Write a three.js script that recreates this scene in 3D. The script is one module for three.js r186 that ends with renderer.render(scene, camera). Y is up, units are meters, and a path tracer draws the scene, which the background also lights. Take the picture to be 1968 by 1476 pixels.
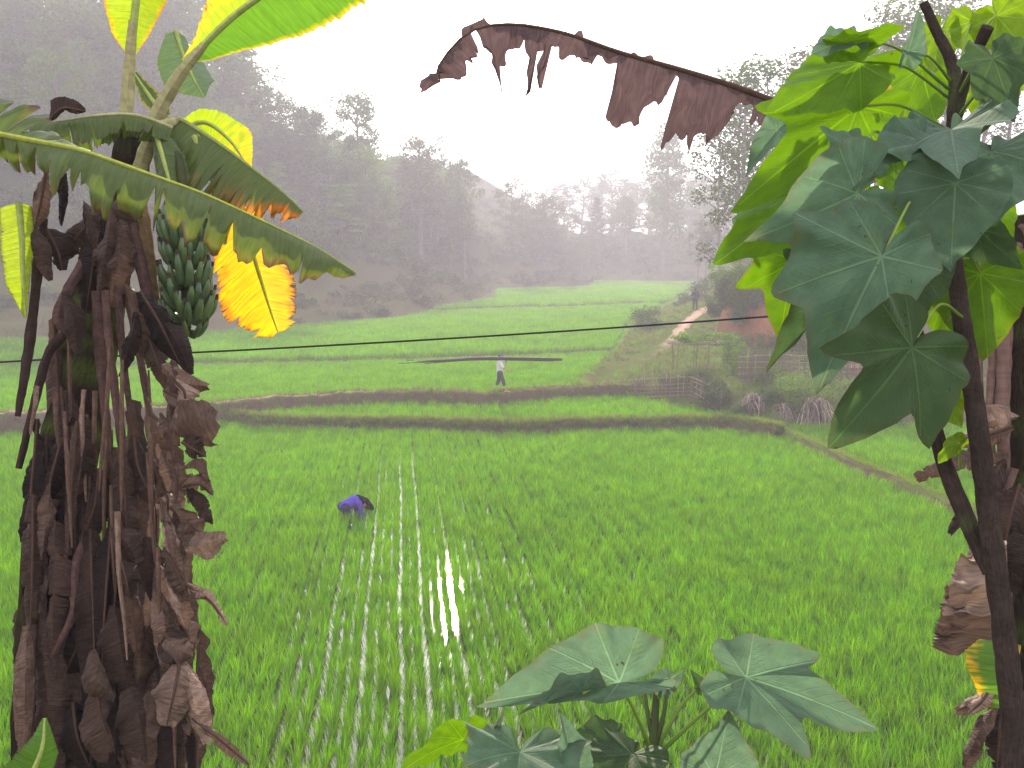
import * as THREE from 'three';
import { mergeGeometries, mergeVertices } from 'three/addons/utils/BufferGeometryUtils.js';
import { MarchingCubes } from 'three/addons/objects/MarchingCubes.js';
import { createNoise2D, createNoise3D } from 'simplex-noise';

// ---------- camera ----------
const W = 1968, H = 1476, F = 1990, HORIZON = 485;                    // measures of the photograph, lens in pixels
const scene = new THREE.Scene();
const EYE = new THREE.Vector3(0, 7, 0), PITCH = Math.atan((H / 2 - HORIZON) / F);
const camera = new THREE.PerspectiveCamera(2 * Math.atan(H / 2 / F) * 180 / Math.PI, W / H, 0.1, 1200);
camera.position.copy(EYE);
camera.rotation.x = -PITCH;
camera.updateMatrixWorld(true);
const V3 = (x, y, z) => new THREE.Vector3(x, y, z);
const rayAt = (px, py) => V3((px - W / 2) / F, -(py - H / 2) / F, -1).applyQuaternion(camera.quaternion);
const P = (px, py, d) => rayAt(px, py).multiplyScalar(d).add(EYE);                        // a point seen there, d metres away
const G = (px, py, y) => { const r = rayAt(px, py); return r.multiplyScalar((y - EYE.y) / r.y).add(EYE); };  // a point on level ground

// ---------- sky, sun, haze, exposure ----------
const SUN = rayAt(860, 1165).normalize(); SUN.y *= -1;                 // the sun mirrored in the paddy water
{
  const w = 512, h = 256, data = new Float32Array(w * h * 4), dir = V3();
  for (let j = 0; j < h; j++) for (let i = 0; i < w; i++) {
    const up = ((j + 0.5) / h - 0.5) * Math.PI, az = ((i + 0.5) / w - 0.5) * 2 * Math.PI;
    dir.set(Math.cos(up) * Math.cos(az), Math.sin(up), Math.cos(up) * Math.sin(az));
    const a = Math.acos(THREE.MathUtils.clamp(dir.dot(SUN), -1, 1)) * 180 / Math.PI, z = Math.max(0, dir.y);
    const glow = 2.6 * Math.exp(-((a / 11) ** 2)) + 0.5 * Math.exp(-a / 20) , o = (j * w + i) * 4;
    data[o] = 0.87 - 0.20 * z + glow; data[o + 1] = 0.84 - 0.13 * z + glow * 0.93; data[o + 2] = 0.89 - 0.02 * z + glow * 0.86; data[o + 3] = 1;
  }
  const t = new THREE.DataTexture(data, w, h, THREE.RGBAFormat, THREE.FloatType);
  t.mapping = THREE.EquirectangularReflectionMapping; t.magFilter = THREE.LinearFilter; t.needsUpdate = true;
  scene.background = t; scene.environment = t;
}
const sun = new THREE.DirectionalLight(new THREE.Color(1, 0.87, 0.70), 5);
sun.position.copy(SUN).multiplyScalar(150).add(V3(0, 0, -60)); sun.target.position.set(0, 0, -60);
sun.castShadow = true; sun.shadow.radius = 2.2; sun.shadow.mapSize.set(4096, 4096);
Object.assign(sun.shadow.camera, { left: -150, right: 150, top: 120, bottom: -120, near: 1, far: 500 });
scene.add(sun, sun.target);
scene.fog = new THREE.FogExp2(new THREE.Color(0.98, 0.93, 0.99), 0.0018);
const renderer = new THREE.WebGLRenderer({ antialias: true });
renderer.toneMapping = THREE.LinearToneMapping; renderer.toneMappingExposure = 2.9;
renderer.shadowMap.enabled = true; renderer.shadowMap.type = THREE.PCFSoftShadowMap;

// ---------- helpers ----------
function rng(seed) { let s = seed | 0; return () => { s = (s + 0x6d2b79f5) | 0; let t = Math.imul(s ^ (s >>> 15), 1 | s); t = (t + Math.imul(t ^ (t >>> 7), 61 | t)) ^ t; return ((t ^ (t >>> 14)) >>> 0) / 4294967296; }; }
const R = rng(7), n2 = createNoise2D(rng(11)), n3 = createNoise3D(rng(12));
const rnd = (a, b) => a + (b - a) * R(), lerp = THREE.MathUtils.lerp, clamp = THREE.MathUtils.clamp, sstep = THREE.MathUtils.smoothstep, rad = (d) => d * Math.PI / 180;
const col = (r, g, b) => new THREE.Color().setRGB(r, g, b);
const mixc = (a, b, t) => a.clone().lerp(b, clamp(t, 0, 1));
const used = {};
function numbered(name) { const n = used[name] = (used[name] ?? -1) + 1; return n ? name + '_' + String(n).padStart(3, '0') : name; }
function tag(o, label, category, group, kind) {
  o.userData.label = label;
  if (category) o.userData.category = category;
  if (group) o.userData.group = group;
  if (kind) o.userData.kind = kind;
  return o;
}
function mesh(name, geo, mat, parent) { const m = new THREE.Mesh(geo, mat); m.name = parent ? name : numbered(name); m.castShadow = m.receiveShadow = true; (parent ?? scene).add(m); return m; }
function thing(name, at, label, category, group) { const o = new THREE.Group(); o.name = numbered(name); if (at) o.position.copy(at); scene.add(o); return tag(o, label, category, group); }
function twin(o, label) { const c = o.clone(); c.name = numbered(o.name.replace(/_\d{3}$/, '')); c.userData = { ...o.userData }; if (label) c.userData.label = label; scene.add(c); return c; }
function geoOf(pos, idx, uv, color) {
  const g = new THREE.BufferGeometry();
  g.setAttribute('position', new THREE.Float32BufferAttribute(pos, 3));
  if (uv) g.setAttribute('uv', new THREE.Float32BufferAttribute(uv, 2));
  if (color) g.setAttribute('color', new THREE.Float32BufferAttribute(color, 3));
  if (idx) g.setIndex(idx);
  g.computeVertexNormals();
  return g;
}
function grid(nu, nv, f, closed) {                                     // f(i / nu, j / nv) -> { p, c, uv }
  const pos = [], uv = [], c = [], idx = [];
  for (let i = 0; i <= nu; i++) for (let j = 0; j <= nv; j++) {
    const q = f(i / nu, j / nv);
    pos.push(q.p.x, q.p.y, q.p.z); uv.push(...(q.uv ?? [i / nu, j / nv])); const k = q.c ?? WHITE; c.push(k.r, k.g, k.b);
    if (i < nu && j < nv) { const a = i * (nv + 1) + j, b = a + nv + 1; idx.push(a, b, a + 1, b, b + 1, a + 1); }
  }
  return geoOf(pos, idx, uv, c);
}
const WHITE = col(1, 1, 1);
function tube(points, radii, opt = {}) {                               // tapered, a little uneven; radii along the way
  const curve = new THREE.CatmullRomCurve3(points), n = opt.n ?? Math.max(6, points.length * 5), m = opt.m ?? 8, fr = [];
  let nrm = V3(0.31, 0.2, 0.9).normalize();
  for (let i = 0; i <= n; i++) { const t = curve.getTangent(i / n); nrm = nrm.clone().addScaledVector(t, -nrm.dot(t)).normalize(); fr.push([curve.getPoint(i / n), nrm, t.clone().cross(nrm)]); }
  const rAt = (t) => { const x = t * (radii.length - 1), k = Math.min(radii.length - 2, Math.floor(x)); return radii.length === 1 ? radii[0] : lerp(radii[k], radii[k + 1], x - k); };
  const len = curve.getLength(), rough = opt.rough ?? 0;
  const g = grid(n, m, (u, v) => {
    const [o, a, b] = fr[Math.round(u * n)], w = v * 2 * Math.PI, cx = Math.cos(w), cy = Math.sin(w);
    const r = rAt(u) * (1 + rough * n3(o.x * (opt.freq ?? 9) + cx, o.y * (opt.freq ?? 9), o.z * (opt.freq ?? 9) + cy)) * (opt.flat ? lerp(1, opt.flat, Math.abs(cy)) : 1);
    return { p: o.clone().addScaledVector(a, cx * r).addScaledVector(b, cy * r), uv: [v * (opt.ur ?? 0.3), u * len], c: opt.color ? opt.color(u, v, o) : WHITE };
  });
  const caps = [0, n].map((i) => { const [o] = fr[i], base = i * (m + 1), p = [], idx = [], uv = [], cc = [], A = g.attributes.position, C = g.attributes.color;
    p.push(o.x, o.y, o.z); uv.push(0, 0); cc.push(C.getX(base), C.getY(base), C.getZ(base));
    for (let j = 0; j <= m; j++) { p.push(A.getX(base + j), A.getY(base + j), A.getZ(base + j)); uv.push(0.1, 0.1); cc.push(C.getX(base + j), C.getY(base + j), C.getZ(base + j)); if (j < m) i ? idx.push(0, j + 1, j + 2) : idx.push(0, j + 2, j + 1); }
    return geoOf(p, idx, uv, cc); });
  return mergeGeometries([g, ...caps]);
}
// textures: streaks that run across a leaf, mottled grain, veins
function dataTex(w, h, f, srgb) {
  const d = new Uint8Array(w * h * 4);
  for (let y = 0; y < h; y++) for (let x = 0; x < w; x++) { const c = f(x / w, y / h), o = (y * w + x) * 4; for (let k = 0; k < 3; k++) d[o + k] = clamp(Array.isArray(c) ? c[k] : c, 0, 1) * 255; d[o + 3] = 255; }
  const t = new THREE.DataTexture(d, w, h); t.wrapS = t.wrapT = THREE.RepeatWrapping; t.magFilter = THREE.LinearFilter; t.minFilter = THREE.LinearFilter; if (srgb) t.colorSpace = THREE.SRGBColorSpace; t.needsUpdate = true; return t;
}
const ring = (f, a) => [Math.cos(a * 2 * Math.PI) * f, Math.sin(a * 2 * Math.PI) * f];   // noise that tiles
const tn = (x, y, fx, fy, s) => { const [a, b] = ring(fx / 6.28, x), [c, d] = ring(fy / 6.28, y); return n3(a + c * 1.37 + s, b + d * 0.91 - s, c - d + a * 0.3 + s * 3) ; };
const texGrain = dataTex(256, 256, (x, y) => { const v = 0.80 + 0.12 * tn(x, y, 14, 14, 1) + 0.10 * tn(x, y, 45, 45, 5) + 0.08 * (R() - 0.5); return v; });
const texStreak = dataTex(256, 256, (x, y) => 0.82 + 0.12 * tn(x, y, 1.5, 60, 2) + 0.09 * tn(x, y, 3, 22, 8) + 0.05 * tn(x, y, 9, 9, 4));
const texBark = dataTex(256, 256, (x, y) => 0.72 + 0.2 * tn(x, y, 40, 5, 3) + 0.13 * tn(x, y, 14, 12, 6) + 0.08 * (R() - 0.5));
const rep = (t, u, v) => { const c = t.clone(); c.repeat.set(u, v); c.needsUpdate = true; return c; };
const std = (color, o = {}) => new THREE.MeshPhysicalMaterial({ color, roughness: 0.95, specularIntensity: 0, side: THREE.DoubleSide, ...o });
const leafMat = (color, o = {}) => new THREE.MeshPhysicalMaterial({ color, roughness: 0.96, transmission: 0.5, thickness: 0, ior: 1.25, specularIntensity: 0, side: THREE.DoubleSide, ...o });
// ---------- the lie of the land ----------
const g2 = (px, py, y) => { const q = G(px, py, y); return [q.x, q.z]; };
const lineZ = (pts) => (x) => { if (x <= pts[0][0]) return pts[0][1]; for (let i = 1; i < pts.length; i++) if (x <= pts[i][0]) return lerp(pts[i - 1][1], pts[i][1], (x - pts[i - 1][0]) / (pts[i][0] - pts[i - 1][0])); return pts[pts.length - 1][1]; };
const B1 = [[-60, -36], g2(-300, 802, 1.0), g2(20, 790, 1.0), g2(200, 782, 1.0), g2(380, 774, 1.0), g2(560, 758, 1.0), g2(700, 750, 1.0), g2(820, 748, 1.0), g2(930, 752, 1.0), g2(1010, 745, 1.0), g2(1140, 738, 1.0), g2(1225, 734, 1.0)];
const B2 = [g2(420, 786, 0.6), g2(500, 798, 0.6), g2(660, 803, 0.6), g2(780, 803, 0.6), g2(900, 807, 0.6), g2(1000, 809, 0.6), g2(1100, 805, 0.6), g2(1250, 803, 0.6), g2(1400, 803, 0.6), g2(1500, 818, 0.6)];
const B3 = [g2(1490, 820, 0.3), g2(1560, 848, 0.3), g2(1640, 884, 0.3), g2(1740, 925, 0.3), g2(1830, 962, 0.3), g2(1968, 1020, 0.3), g2(2200, 1110, 0.3)];
const B4 = [[-70, -64], g2(200, 697, 0.9), g2(500, 690, 0.9), g2(760, 685, 0.9), g2(1000, 677, 0.9), g2(1170, 668, 0.9)];
const B5 = [g2(845, 597, 1), g2(900, 594, 1), g2(1000, 590, 1), g2(1100, 588, 1), g2(1240, 582, 1)];
const B6 = [g2(948, 572, 1.1), g2(1050, 569, 1.1), g2(1130, 566, 1.1), g2(1300, 561, 1.1)];
const z1 = lineZ(B1), z2 = lineZ(B2), z4 = lineZ(B4), z5 = lineZ(B5), z6 = lineZ(B6);
const x3 = lineZ(B3.map(([x, z]) => [z, x]).sort((a, b) => a[0] - b[0]));                    // x of the right-hand bund at z
const FIELDS = [[-70, -10.5], [44, -10.5], [44, -41], g2(1968, 822, 0.1), g2(1720, 822, 0.1), g2(1600, 822, 0.1), g2(1500, 819, 0.2), g2(1430, 806, 0.3), g2(1300, 778, 0.4), g2(1235, 764, 0.4), g2(1225, 742, 0.7), g2(1110, 736, 0.8), g2(1190, 662, 0.9), [10.5, -92], g2(1300, 575, 1), g2(1325, 553, 1.1), g2(1340, 543, 1.1),
  g2(1140, 541, 1.1), g2(1130, 552, 1.1), g2(950, 557, 1.1), g2(948, 573, 1.1), g2(850, 592, 1), g2(750, 613, 0.9), g2(600, 623, 0.9), g2(370, 642, 0.9), g2(100, 652, 0.9), [-70, -66]];
const HILL = [[12.6, -60.5], [14.5, -68], [17.5, -80], [21, -94], [31, -122], [43, -150], [55, -190], [150, -190], [150, -46], [42, -50], [22, -56.5]];
function polyDist(poly, x, z) {                                         // signed: below 0 inside
  let d = 1e9, inside = false;
  for (let i = 0, j = poly.length - 1; i < poly.length; j = i++) {
    const [ax, az] = poly[j], [bx, bz] = poly[i], ux = bx - ax, uz = bz - az, t = clamp(((x - ax) * ux + (z - az) * uz) / (ux * ux + uz * uz), 0, 1);
    d = Math.min(d, Math.hypot(x - ax - ux * t, z - az - uz * t));
    if ((az > z) !== (bz > z) && x < ax + ux * (z - az) / uz) inside = !inside;
  }
  return inside ? -d : d;
}
const level = (x, z) => z > z1(x) ? (x > B2[0][0] && z < z2(x) ? 0.3 : (x > x3(z) && z < -20 || x > 15 ? 0.12 : 0)) : z > z4(x) ? 0.6 : z > z5(x) || x < -8 ? 0.8 : z > z6(x) ? 0.95 : 1.05;
function land(x, z) {
  if (z > -10.5) {                                                      // the bank below the viewpoint
    const t = clamp((z + 10.5) / 11.5, 0, 1);
    return lerp(-0.1, 5.35, t ** 0.85) + 0.18 * n2(x * 0.5, z * 0.5) * sstep(t, 0, 0.2) + Math.max(0, z - 1) * 0.12;
  }
  const d = polyDist(FIELDS, x, z);
  if (d <= 0) return level(x, z) - 0.1;
  const right = z > -45 ? x > 4 : x > lerp(4, 24, clamp((-z - 50) / 130, 0, 1)) && z > -195;
  if (right) {
    const gardenFront = z > -47.5 ? sstep(d, 0, 1.2) * 0.9 : sstep(d, 0, 6) * 0.7;
    let h = 0.25 + gardenFront + clamp((-z - 42) / 40, 0, 1) * 1.55 + 0.08 * n2(x * 0.6, z * 0.6);
    if (z <= -47.5) h = Math.min(h, 0.75 + d * 0.32);
    const k = -polyDist(HILL, x + 0.8 * n2(x * 0.35, z * 0.35), z + 0.9 * n2(x * 0.3 + 5, z * 0.3));
    if (k > 0) h += sstep(k, 0, 0.9) * 3.5 + Math.min(k, 14) * 0.2 + Math.max(0, k - 14) * 0.08 + 0.35 * n2(x * 0.25, z * 0.25);
    return h;
  }
  const back = clamp((x + 12) / 30, 0, 1) * clamp((-z - 110) / 60, 0, 1), step = 3.2, k = d / step, f = k - Math.floor(k);
  const terr = (Math.floor(k) + sstep(f, 0.55, 1)) * 0.95 * lerp(1, 0.8, back);
  const slope = lerp(0.62, 0.16, back), far = Math.max(0, d - 9);
  const rise = lerp(31, 11, back) * (1 - Math.exp(-far * slope / lerp(31, 11, back)));
  return 0.9 + Math.min(terr, 2.9) + rise + sstep(d, 4, 25) * (1.4 * n2(x * 0.05, z * 0.05) + 0.5 * n2(x * 0.2, z * 0.2)) + 0.1 * n2(x * 0.7, z * 0.7);
}
const onLand = (x, z) => V3(x, land(x, z), z);
const PATH = [[4.4, -52.4], [6.2, -55], [9.2, -62], [10.9, -67.5], [12.6, -74], [14.6, -80], [16.2, -85], [18.6, -91], [22, -97]];
const pathX = lineZ(PATH.map(([x, z]) => [z, x]).sort((a, b) => a[0] - b[0]));
function axis(parts) { const a = []; for (const [from, to, step] of parts) { const n = Math.round(Math.abs(to - from) / step); for (let i = 0; i < n; i++) a.push(from + (to - from) * i / n); } a.push(parts[parts.length - 1][1]); return a; }
{
  const xs = axis([[-150, -42, 2.6], [-42, 46, 0.75], [46, 150, 2.6]]), zs = axis([[9, -105, 0.75], [-105, -330, 2.4]]), pos = [], c = [], uv = [], idx = [];
  const mud = col(0.07, 0.06, 0.03), rootGreen = col(0.09, 0.21, 0.006), earth = col(0.09, 0.055, 0.036), dry = col(0.11, 0.085, 0.04), grass = col(0.06, 0.105, 0.014), red = col(0.30, 0.105, 0.045), trod = col(0.14, 0.095, 0.06), forest = col(0.035, 0.04, 0.02);
  xs.forEach((x, i) => zs.forEach((z, j) => {
    const h = land(x, z); pos.push(x, h, z); uv.push(x / 3, z / 3);
    const d = polyDist(FIELDS, x, z), a = n2(x * 0.3, z * 0.3) * 0.5 + 0.5, b = n2(x * 1.1 + 9, z * 1.1) * 0.5 + 0.5, steep = Math.hypot(land(x + 0.4, z) - h, land(x, z - 0.4) - h) / 0.4;
    let k;
    if (z > -10.5) k = mixc(mixc(earth, grass, a), dry, b * 0.4);
    else if (d <= 0) k = z > z1(x) ? mud : rootGreen;
    else if (x > lerp(4, 24, clamp((-z - 50) / 130, 0, 1)) && z > -195) {
      k = mixc(mixc(grass, dry, 0.05 + 0.4 * a), trod, sstep(b, 0.6, 1) * 0.4);
      const hd = polyDist(HILL, x, z);
      if (hd < 2.2 && steep > 0.8) k = mixc(mixc(red, earth, b * 0.35), dry, a * 0.2);
      else if (hd < 0) k = mixc(grass, forest, a * 0.5);
    } else k = mixc(mixc(mixc(dry, earth, clamp(steep * 1.2, 0, 1)), grass, a * 0.6), forest, sstep(d, 6, 18));
    c.push(k.r, k.g, k.b);
    if (i < xs.length - 1 && j < zs.length - 1) { const p = i * zs.length + j, q = p + zs.length; idx.push(p, p + 1, q, q, p + 1, q + 1); }
  }));
  tag(mesh('terrain', geoOf(pos, idx, uv, c), std(0xffffff, { vertexColors: true, map: texGrain, bumpMap: texGrain, bumpScale: 0.06 })), 'valley floor with terraced banks, a red earth cut and wooded hills', 'ground', null, 'structure');
}
// flooded nearest paddies: shallow water over mud
{
  const texRipple = dataTex(256, 256, (x, y) => 0.5 + 0.3 * tn(x, y, 14, 22, 1) + 0.2 * tn(x, y, 40, 60, 7));
  const waterMat = new THREE.MeshPhysicalMaterial({ color: col(0.035, 0.03, 0.018), roughness: 0.034, ior: 1.33, bumpMap: texRipple, bumpScale: 0.0005 });
  const sheet = (poly, y, label) => {
    const s = new THREE.Shape(poly.map(([x, z]) => new THREE.Vector2(x, -z))), g = new THREE.ShapeGeometry(s); g.rotateX(-Math.PI / 2); g.translate(0, y, 0);
    const p = g.attributes.position, u = g.attributes.uv; for (let i = 0; i < p.count; i++) u.setXY(i, p.getX(i) / 1.5, p.getZ(i) / 1.5);
    return tag(mesh('water', g, waterMat), label, 'water', null, 'structure');
  };
  const far = [...B1.filter(([x]) => x < B2[0][0]), ...B2].map(([x, z]) => [x, z + 0.1]);
  sheet([...far, ...B3.slice(1), [44, -10.4], [-60, -10.4]], 0, 'shallow paddy water shining between the nearest rice rows');
  sheet([...B3, [44, -12], [44, -41], g2(1968, 823, 0.12), g2(1600, 823, 0.12)], 0.06, 'shallow water of the small paddy right of the grassy bund');
  sheet([...B2, g2(1430, 806, 0.3), g2(1300, 778, 0.3), ...B1.filter(([x]) => x > B2[0][0] + 1).reverse()], 0.25, 'shallow water of the narrow strip paddy between two bunds');
}
// ---------- bunds: low earth walls between the paddies ----------
const bladesGeo = (n, h, w, spread, seed, lean = 0.35) => {            // a tuft of narrow bent blades
  const r = rng(seed), pos = [], idx = [], c = [];
  for (let i = 0; i < n; i++) {
    const a = r() * 6.283, o = spread * Math.sqrt(r()), bx = Math.cos(a) * o, bz = Math.sin(a) * o, la = a + (r() - 0.5) * 2.2, ln = lean * (0.3 + r()), hh = h * (0.65 + 0.5 * r()), f = r() * 6.283, sx = Math.cos(f), sz = Math.sin(f), k = pos.length / 3, tone = 0.62 + 0.66 * r();
    [[0, 1, 0], [0.45, 0.9, 0.25], [0.8, 0.55, 0.62], [1, 0.05, 1]].forEach(([t, ww, b], q) => {
      const x = bx + Math.cos(la) * ln * hh * b, z = bz + Math.sin(la) * ln * hh * b, y = hh * t * (1 - 0.18 * ln * b);
      pos.push(x - sx * w * ww / 2, y, z - sz * w * ww / 2, x + sx * w * ww / 2, y, z + sz * w * ww / 2);
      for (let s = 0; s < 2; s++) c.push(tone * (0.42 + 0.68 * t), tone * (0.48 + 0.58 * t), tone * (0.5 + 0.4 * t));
      if (q < 3) { const p = k + q * 2; idx.push(p, p + 1, p + 2, p + 1, p + 3, p + 2); }
    });
  }
  return geoOf(pos, idx, null, c);
};
function scatter(name, geo, mat, places, label, category) {             // places: [x, y, z, scale, turn, tint, lean]
  const m = new THREE.InstancedMesh(geo, mat, places.length), o = new THREE.Object3D(), k = col(1, 1, 1);
  places.forEach(([x, y, z, s, turn, tint, sy], i) => { o.position.set(x, y, z); o.rotation.set(rnd(-0.1, 0.1), turn, rnd(-0.1, 0.1)); o.scale.set(s, s * (sy ?? 1), s); o.updateMatrix(); m.setMatrixAt(i, o.matrix); m.setColorAt(i, Array.isArray(tint) ? k.setRGB(...tint) : k.setScalar(tint ?? 1)); });
  m.name = numbered(name); m.castShadow = m.receiveShadow = true; scene.add(m);
  return tag(m, label, category, null, 'stuff');
}
const bundMat = std(0xffffff, { vertexColors: true, map: texGrain, bumpMap: texGrain, bumpScale: 0.05 });
function bund(name, line, lo, hi, wTop, wBase, label, green, trodTop) {
  const curve = new THREE.CatmullRomCurve3(line.map(([x, z]) => V3(x, 0, z))), n = Math.ceil(curve.getLength() / 0.16), m = 12;
  const earth = col(0.085, 0.052, 0.038), dark = col(0.04, 0.03, 0.02), straw = col(0.15, 0.115, 0.06), gr = col(0.085, 0.15, 0.02), pale = col(0.40, 0.28, 0.21);
  return tag(mesh(name, grid(n, m, (u, v) => {
    const q = curve.getPointAt(u), t = curve.getTangentAt(u), s = (v - 0.5) * 2, e = Math.abs(s), h = hi * (1 + 0.06 * n2(q.x * 0.3, 3 + hi)) + 0.05 * n2(q.x * 1.4, q.z) + 0.03 * n2(q.x * 4.2, s * 2);
    const top = e < 0.42, wob = 1 + 0.18 * n2(q.x * 1.7, s * 2 + hi * 9), off = (top ? e / 0.42 * wTop / 2 : lerp(wTop / 2, wBase / 2, (e - 0.42) / 0.58)) * Math.sign(s) * wob;
    const y = top ? h + 0.025 * n2(q.x * 5, s * 3) : lerp(h, lo, Math.pow((e - 0.42) / 0.58, 1.25)) + 0.06 * n2(q.x * 3.1, s * 5 + q.z) + 0.03 * n2(q.x * 9, s * 9);
    const a = n2(q.x * 0.8, s * 2.5 + 4) * 0.5 + 0.5, b = n2(q.x * 3, s * 4 + 7) * 0.5 + 0.5;
    let c = mixc(mixc(earth, straw, b * 0.5), dark, sstep(e, 0.6, 1) * 0.5 + a * 0.25);
    c = mixc(c, gr, green * (top ? 1 : 0.4) * sstep(a, 0.25, 0.7)); if (top) c = mixc(c, straw.clone().multiplyScalar(1.5), 0.35 * b); if (trodTop && e < 0.2) c = mixc(c, pale, trodTop(q.x) * (0.7 + 0.3 * b));
    return { p: V3(q.x + t.z * off, y, q.z - t.x * off), c, uv: [q.x / 1.2, s] };
  }), bundMat), label, 'bund', null, 'structure');
}
bund('bund', B1, -0.05, 0.95, 0.75, 1.35, 'earth bund with a trodden top that the pole carrier walks along', 0.45, (x) => x < -6 ? 0.8 : 0.15);
bund('bund', B2, -0.05, 0.56, 0.4, 0.9, 'lower earth bund with grassy lip in front of the strip paddy', 0.75);
bund('bund', B3, -0.05, 0.34, 0.5, 1.0, 'narrow overgrown bund running down right between two paddies', 0.9);
bund('bund', B4, 0.5, 0.8, 0.25, 0.6, 'faint dark bund line across the far paddies behind the pole carrier', 1.4);
bund('bund', B5, 0.7, 1.12, 0.5, 1.0, 'pale bund line crossing the far paddies below the wooded slope', 0.3);
bund('bund', B6, 0.9, 1.25, 0.5, 1.0, 'farthest thin bund line before the hazy valley end', 0.3);
bund('bund', [g2(1095, 612, 0.85), g2(1130, 617, 0.85), g2(1200, 627, 0.85)], 0.6, 0.98, 0.5, 1.1, 'short grassy bund slanting toward the round bush on the right', 0.5);
// ---------- rice ----------
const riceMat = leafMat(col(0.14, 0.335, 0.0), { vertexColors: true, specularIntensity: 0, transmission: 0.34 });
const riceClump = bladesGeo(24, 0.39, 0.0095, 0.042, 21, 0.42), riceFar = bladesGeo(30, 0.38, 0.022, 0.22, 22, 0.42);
const dirR = V3(rayAt(769, HORIZON).x, 0, rayAt(769, HORIZON).z).normalize(), sideR = V3(-dirR.z, 0, dirR.x);
function rows(name, label, y, spacing, step, test, geo, size, jit = 0.022) {
  const out = [], ext = name.reach;
  for (let a = ext[0]; a < ext[1]; a += spacing) {
    const wave = rnd(-0.02, 0.02), thin = rnd(0.92, 1.06);
    for (let b = ext[2]; b < ext[3]; b += step * rnd(0.8, 1.2)) {
      const l = a + wave + rnd(-jit, jit) + 0.05 * n2(b * 0.12, a * 0.05), x = dirR.x * b + sideR.x * l, z = dirR.z * b + sideR.z * l;
      if (Math.abs(x) > -z * 0.56 + 2.5 || !test(x, z)) continue;
      const patch = n2(x * 0.16, z * 0.16), p2 = n2(x * 0.6, z * 0.6);
      if (R() < 0.03 + 0.05 * sstep(-p2, 0.4, 1)) continue;
      const tone = 1 + 0.10 * patch + rnd(-0.24, 0.24);
      out.push([x, y - 0.02, z, size * thin * (1 + 0.10 * p2 + rnd(-0.2, 0.16)), R() * 6.28, [tone * (1 + 0.1 * p2), tone, tone], rnd(0.85, 1.15)]);
    }
  }
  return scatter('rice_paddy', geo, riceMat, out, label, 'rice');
}
const inF = (x, z, m = 0.35) => polyDist(FIELDS, x, z) < -m;
rows({ reach: [-26, 27, 12.2, 48] }, 'bright green young rice in rows, nearest flooded paddy', 0, 0.215, 0.125, (x, z) => inF(x, z, 0.2) && z < -12 && (x > B2[0][0] - 0.6 ? z > z2(Math.max(x, B2[0][0])) + 0.42 : z > z1(x) + 0.7) && (z > -20 ? x < 14 : x < x3(z) - 0.5), riceClump, 1);
rows({ reach: [6, 30, 20, 46] }, 'young rice in the small paddy right of the grassy bund', 0.06, 0.215, 0.15, (x, z) => inF(x, z, 0.3) && x > x3(z) + 0.5 && z < -20, riceClump, 1.02);
rows({ reach: [-14, 14, 36, 52] }, 'young rice in the narrow strip paddy between two bunds', 0.25, 0.21, 0.14, (x, z) => inF(x, z, 0.3) && x > B2[0][0] + 0.5 && z < z2(x) - 0.38 && z > z1(x) + 0.66, riceClump, 1.02);
rows({ reach: [-42, 16, 40, 72] }, 'smooth green rice behind the bund with the pole carrier', 0.55, 0.27, 0.27, (x, z) => inF(x, z, 0.3) && z < z1(x) - 0.7 && z > z4(x) + 0.3, riceFar, 0.85, 0.08);
rows({ reach: [-50, 30, 55, 150] }, 'pale green rice in the far paddies under the left slope', 0.75, 0.42, 0.42, (x, z) => inF(x, z, 0.4) && z < z4(x) - 0.3 && (z > z5(x) + 0.5 || x < -8), riceFar, 1.15, 0.12);
rows({ reach: [-12, 70, 90, 225] }, 'hazy pale green rice at the far end of the valley', 0.95, 0.6, 0.6, (x, z) => inF(x, z, 0.5) && z < z5(x) - 0.5 && x >= -8, riceFar, 1.5, 0.18);
// ---------- trees ----------
const barkMat = std(col(0.16, 0.125, 0.10), { map: texBark, bumpMap: texBark, bumpScale: 0.02 });
const paleBark = std(col(0.26, 0.23, 0.21), { map: texBark, bumpMap: texBark, bumpScale: 0.01 });
const crownMats = [[0.065, 0.115, 0.028], [0.05, 0.09, 0.032], [0.10, 0.155, 0.035], [0.08, 0.10, 0.04], [0.11, 0.19, 0.028]].map((c) => leafMat(col(...c), { vertexColors: true, transmission: 0.4 }));
function leafCards(list, seed) {                                        // list: [centre, size, count, spread, flatness, outward]
  const r = rng(seed), pos = [], idx = [], c = [], a = V3(), b = V3(), d = V3();
  for (const [o, size, count, spread, flat, tone] of list) for (let i = 0; i < count; i++) {
    d.set(r() - 0.5, r() - 0.5, r() - 0.5).normalize().multiplyScalar(spread * Math.cbrt(r())); d.y *= flat;
    a.set(r() - 0.5, (r() - 0.5) * 0.7, r() - 0.5).normalize(); b.set(r() - 0.5, r() - 0.5, r() - 0.5).cross(a).normalize();
    const s = size * (0.6 + 0.8 * r()), w = s * (0.35 + 0.25 * r()), k = pos.length / 3, x = o.x + d.x, y = o.y + d.y, z = o.z + d.z, t = tone * (0.8 + 0.4 * r());
    pos.push(x - a.x * s / 2, y - a.y * s / 2, z - a.z * s / 2, x + b.x * w / 2, y + b.y * w / 2 - s * 0.08, z + b.z * w / 2, x - b.x * w / 2, y - b.y * w / 2 - s * 0.08, z - b.z * w / 2, x + a.x * s / 2, y + a.y * s / 2, z + a.z * s / 2);
    for (let q = 0; q < 4; q++) c.push(t, t, t * 0.9);
    idx.push(k, k + 1, k + 2, k + 1, k + 3, k + 2);
  }
  return geoOf(pos, idx, null, c);
}
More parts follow.
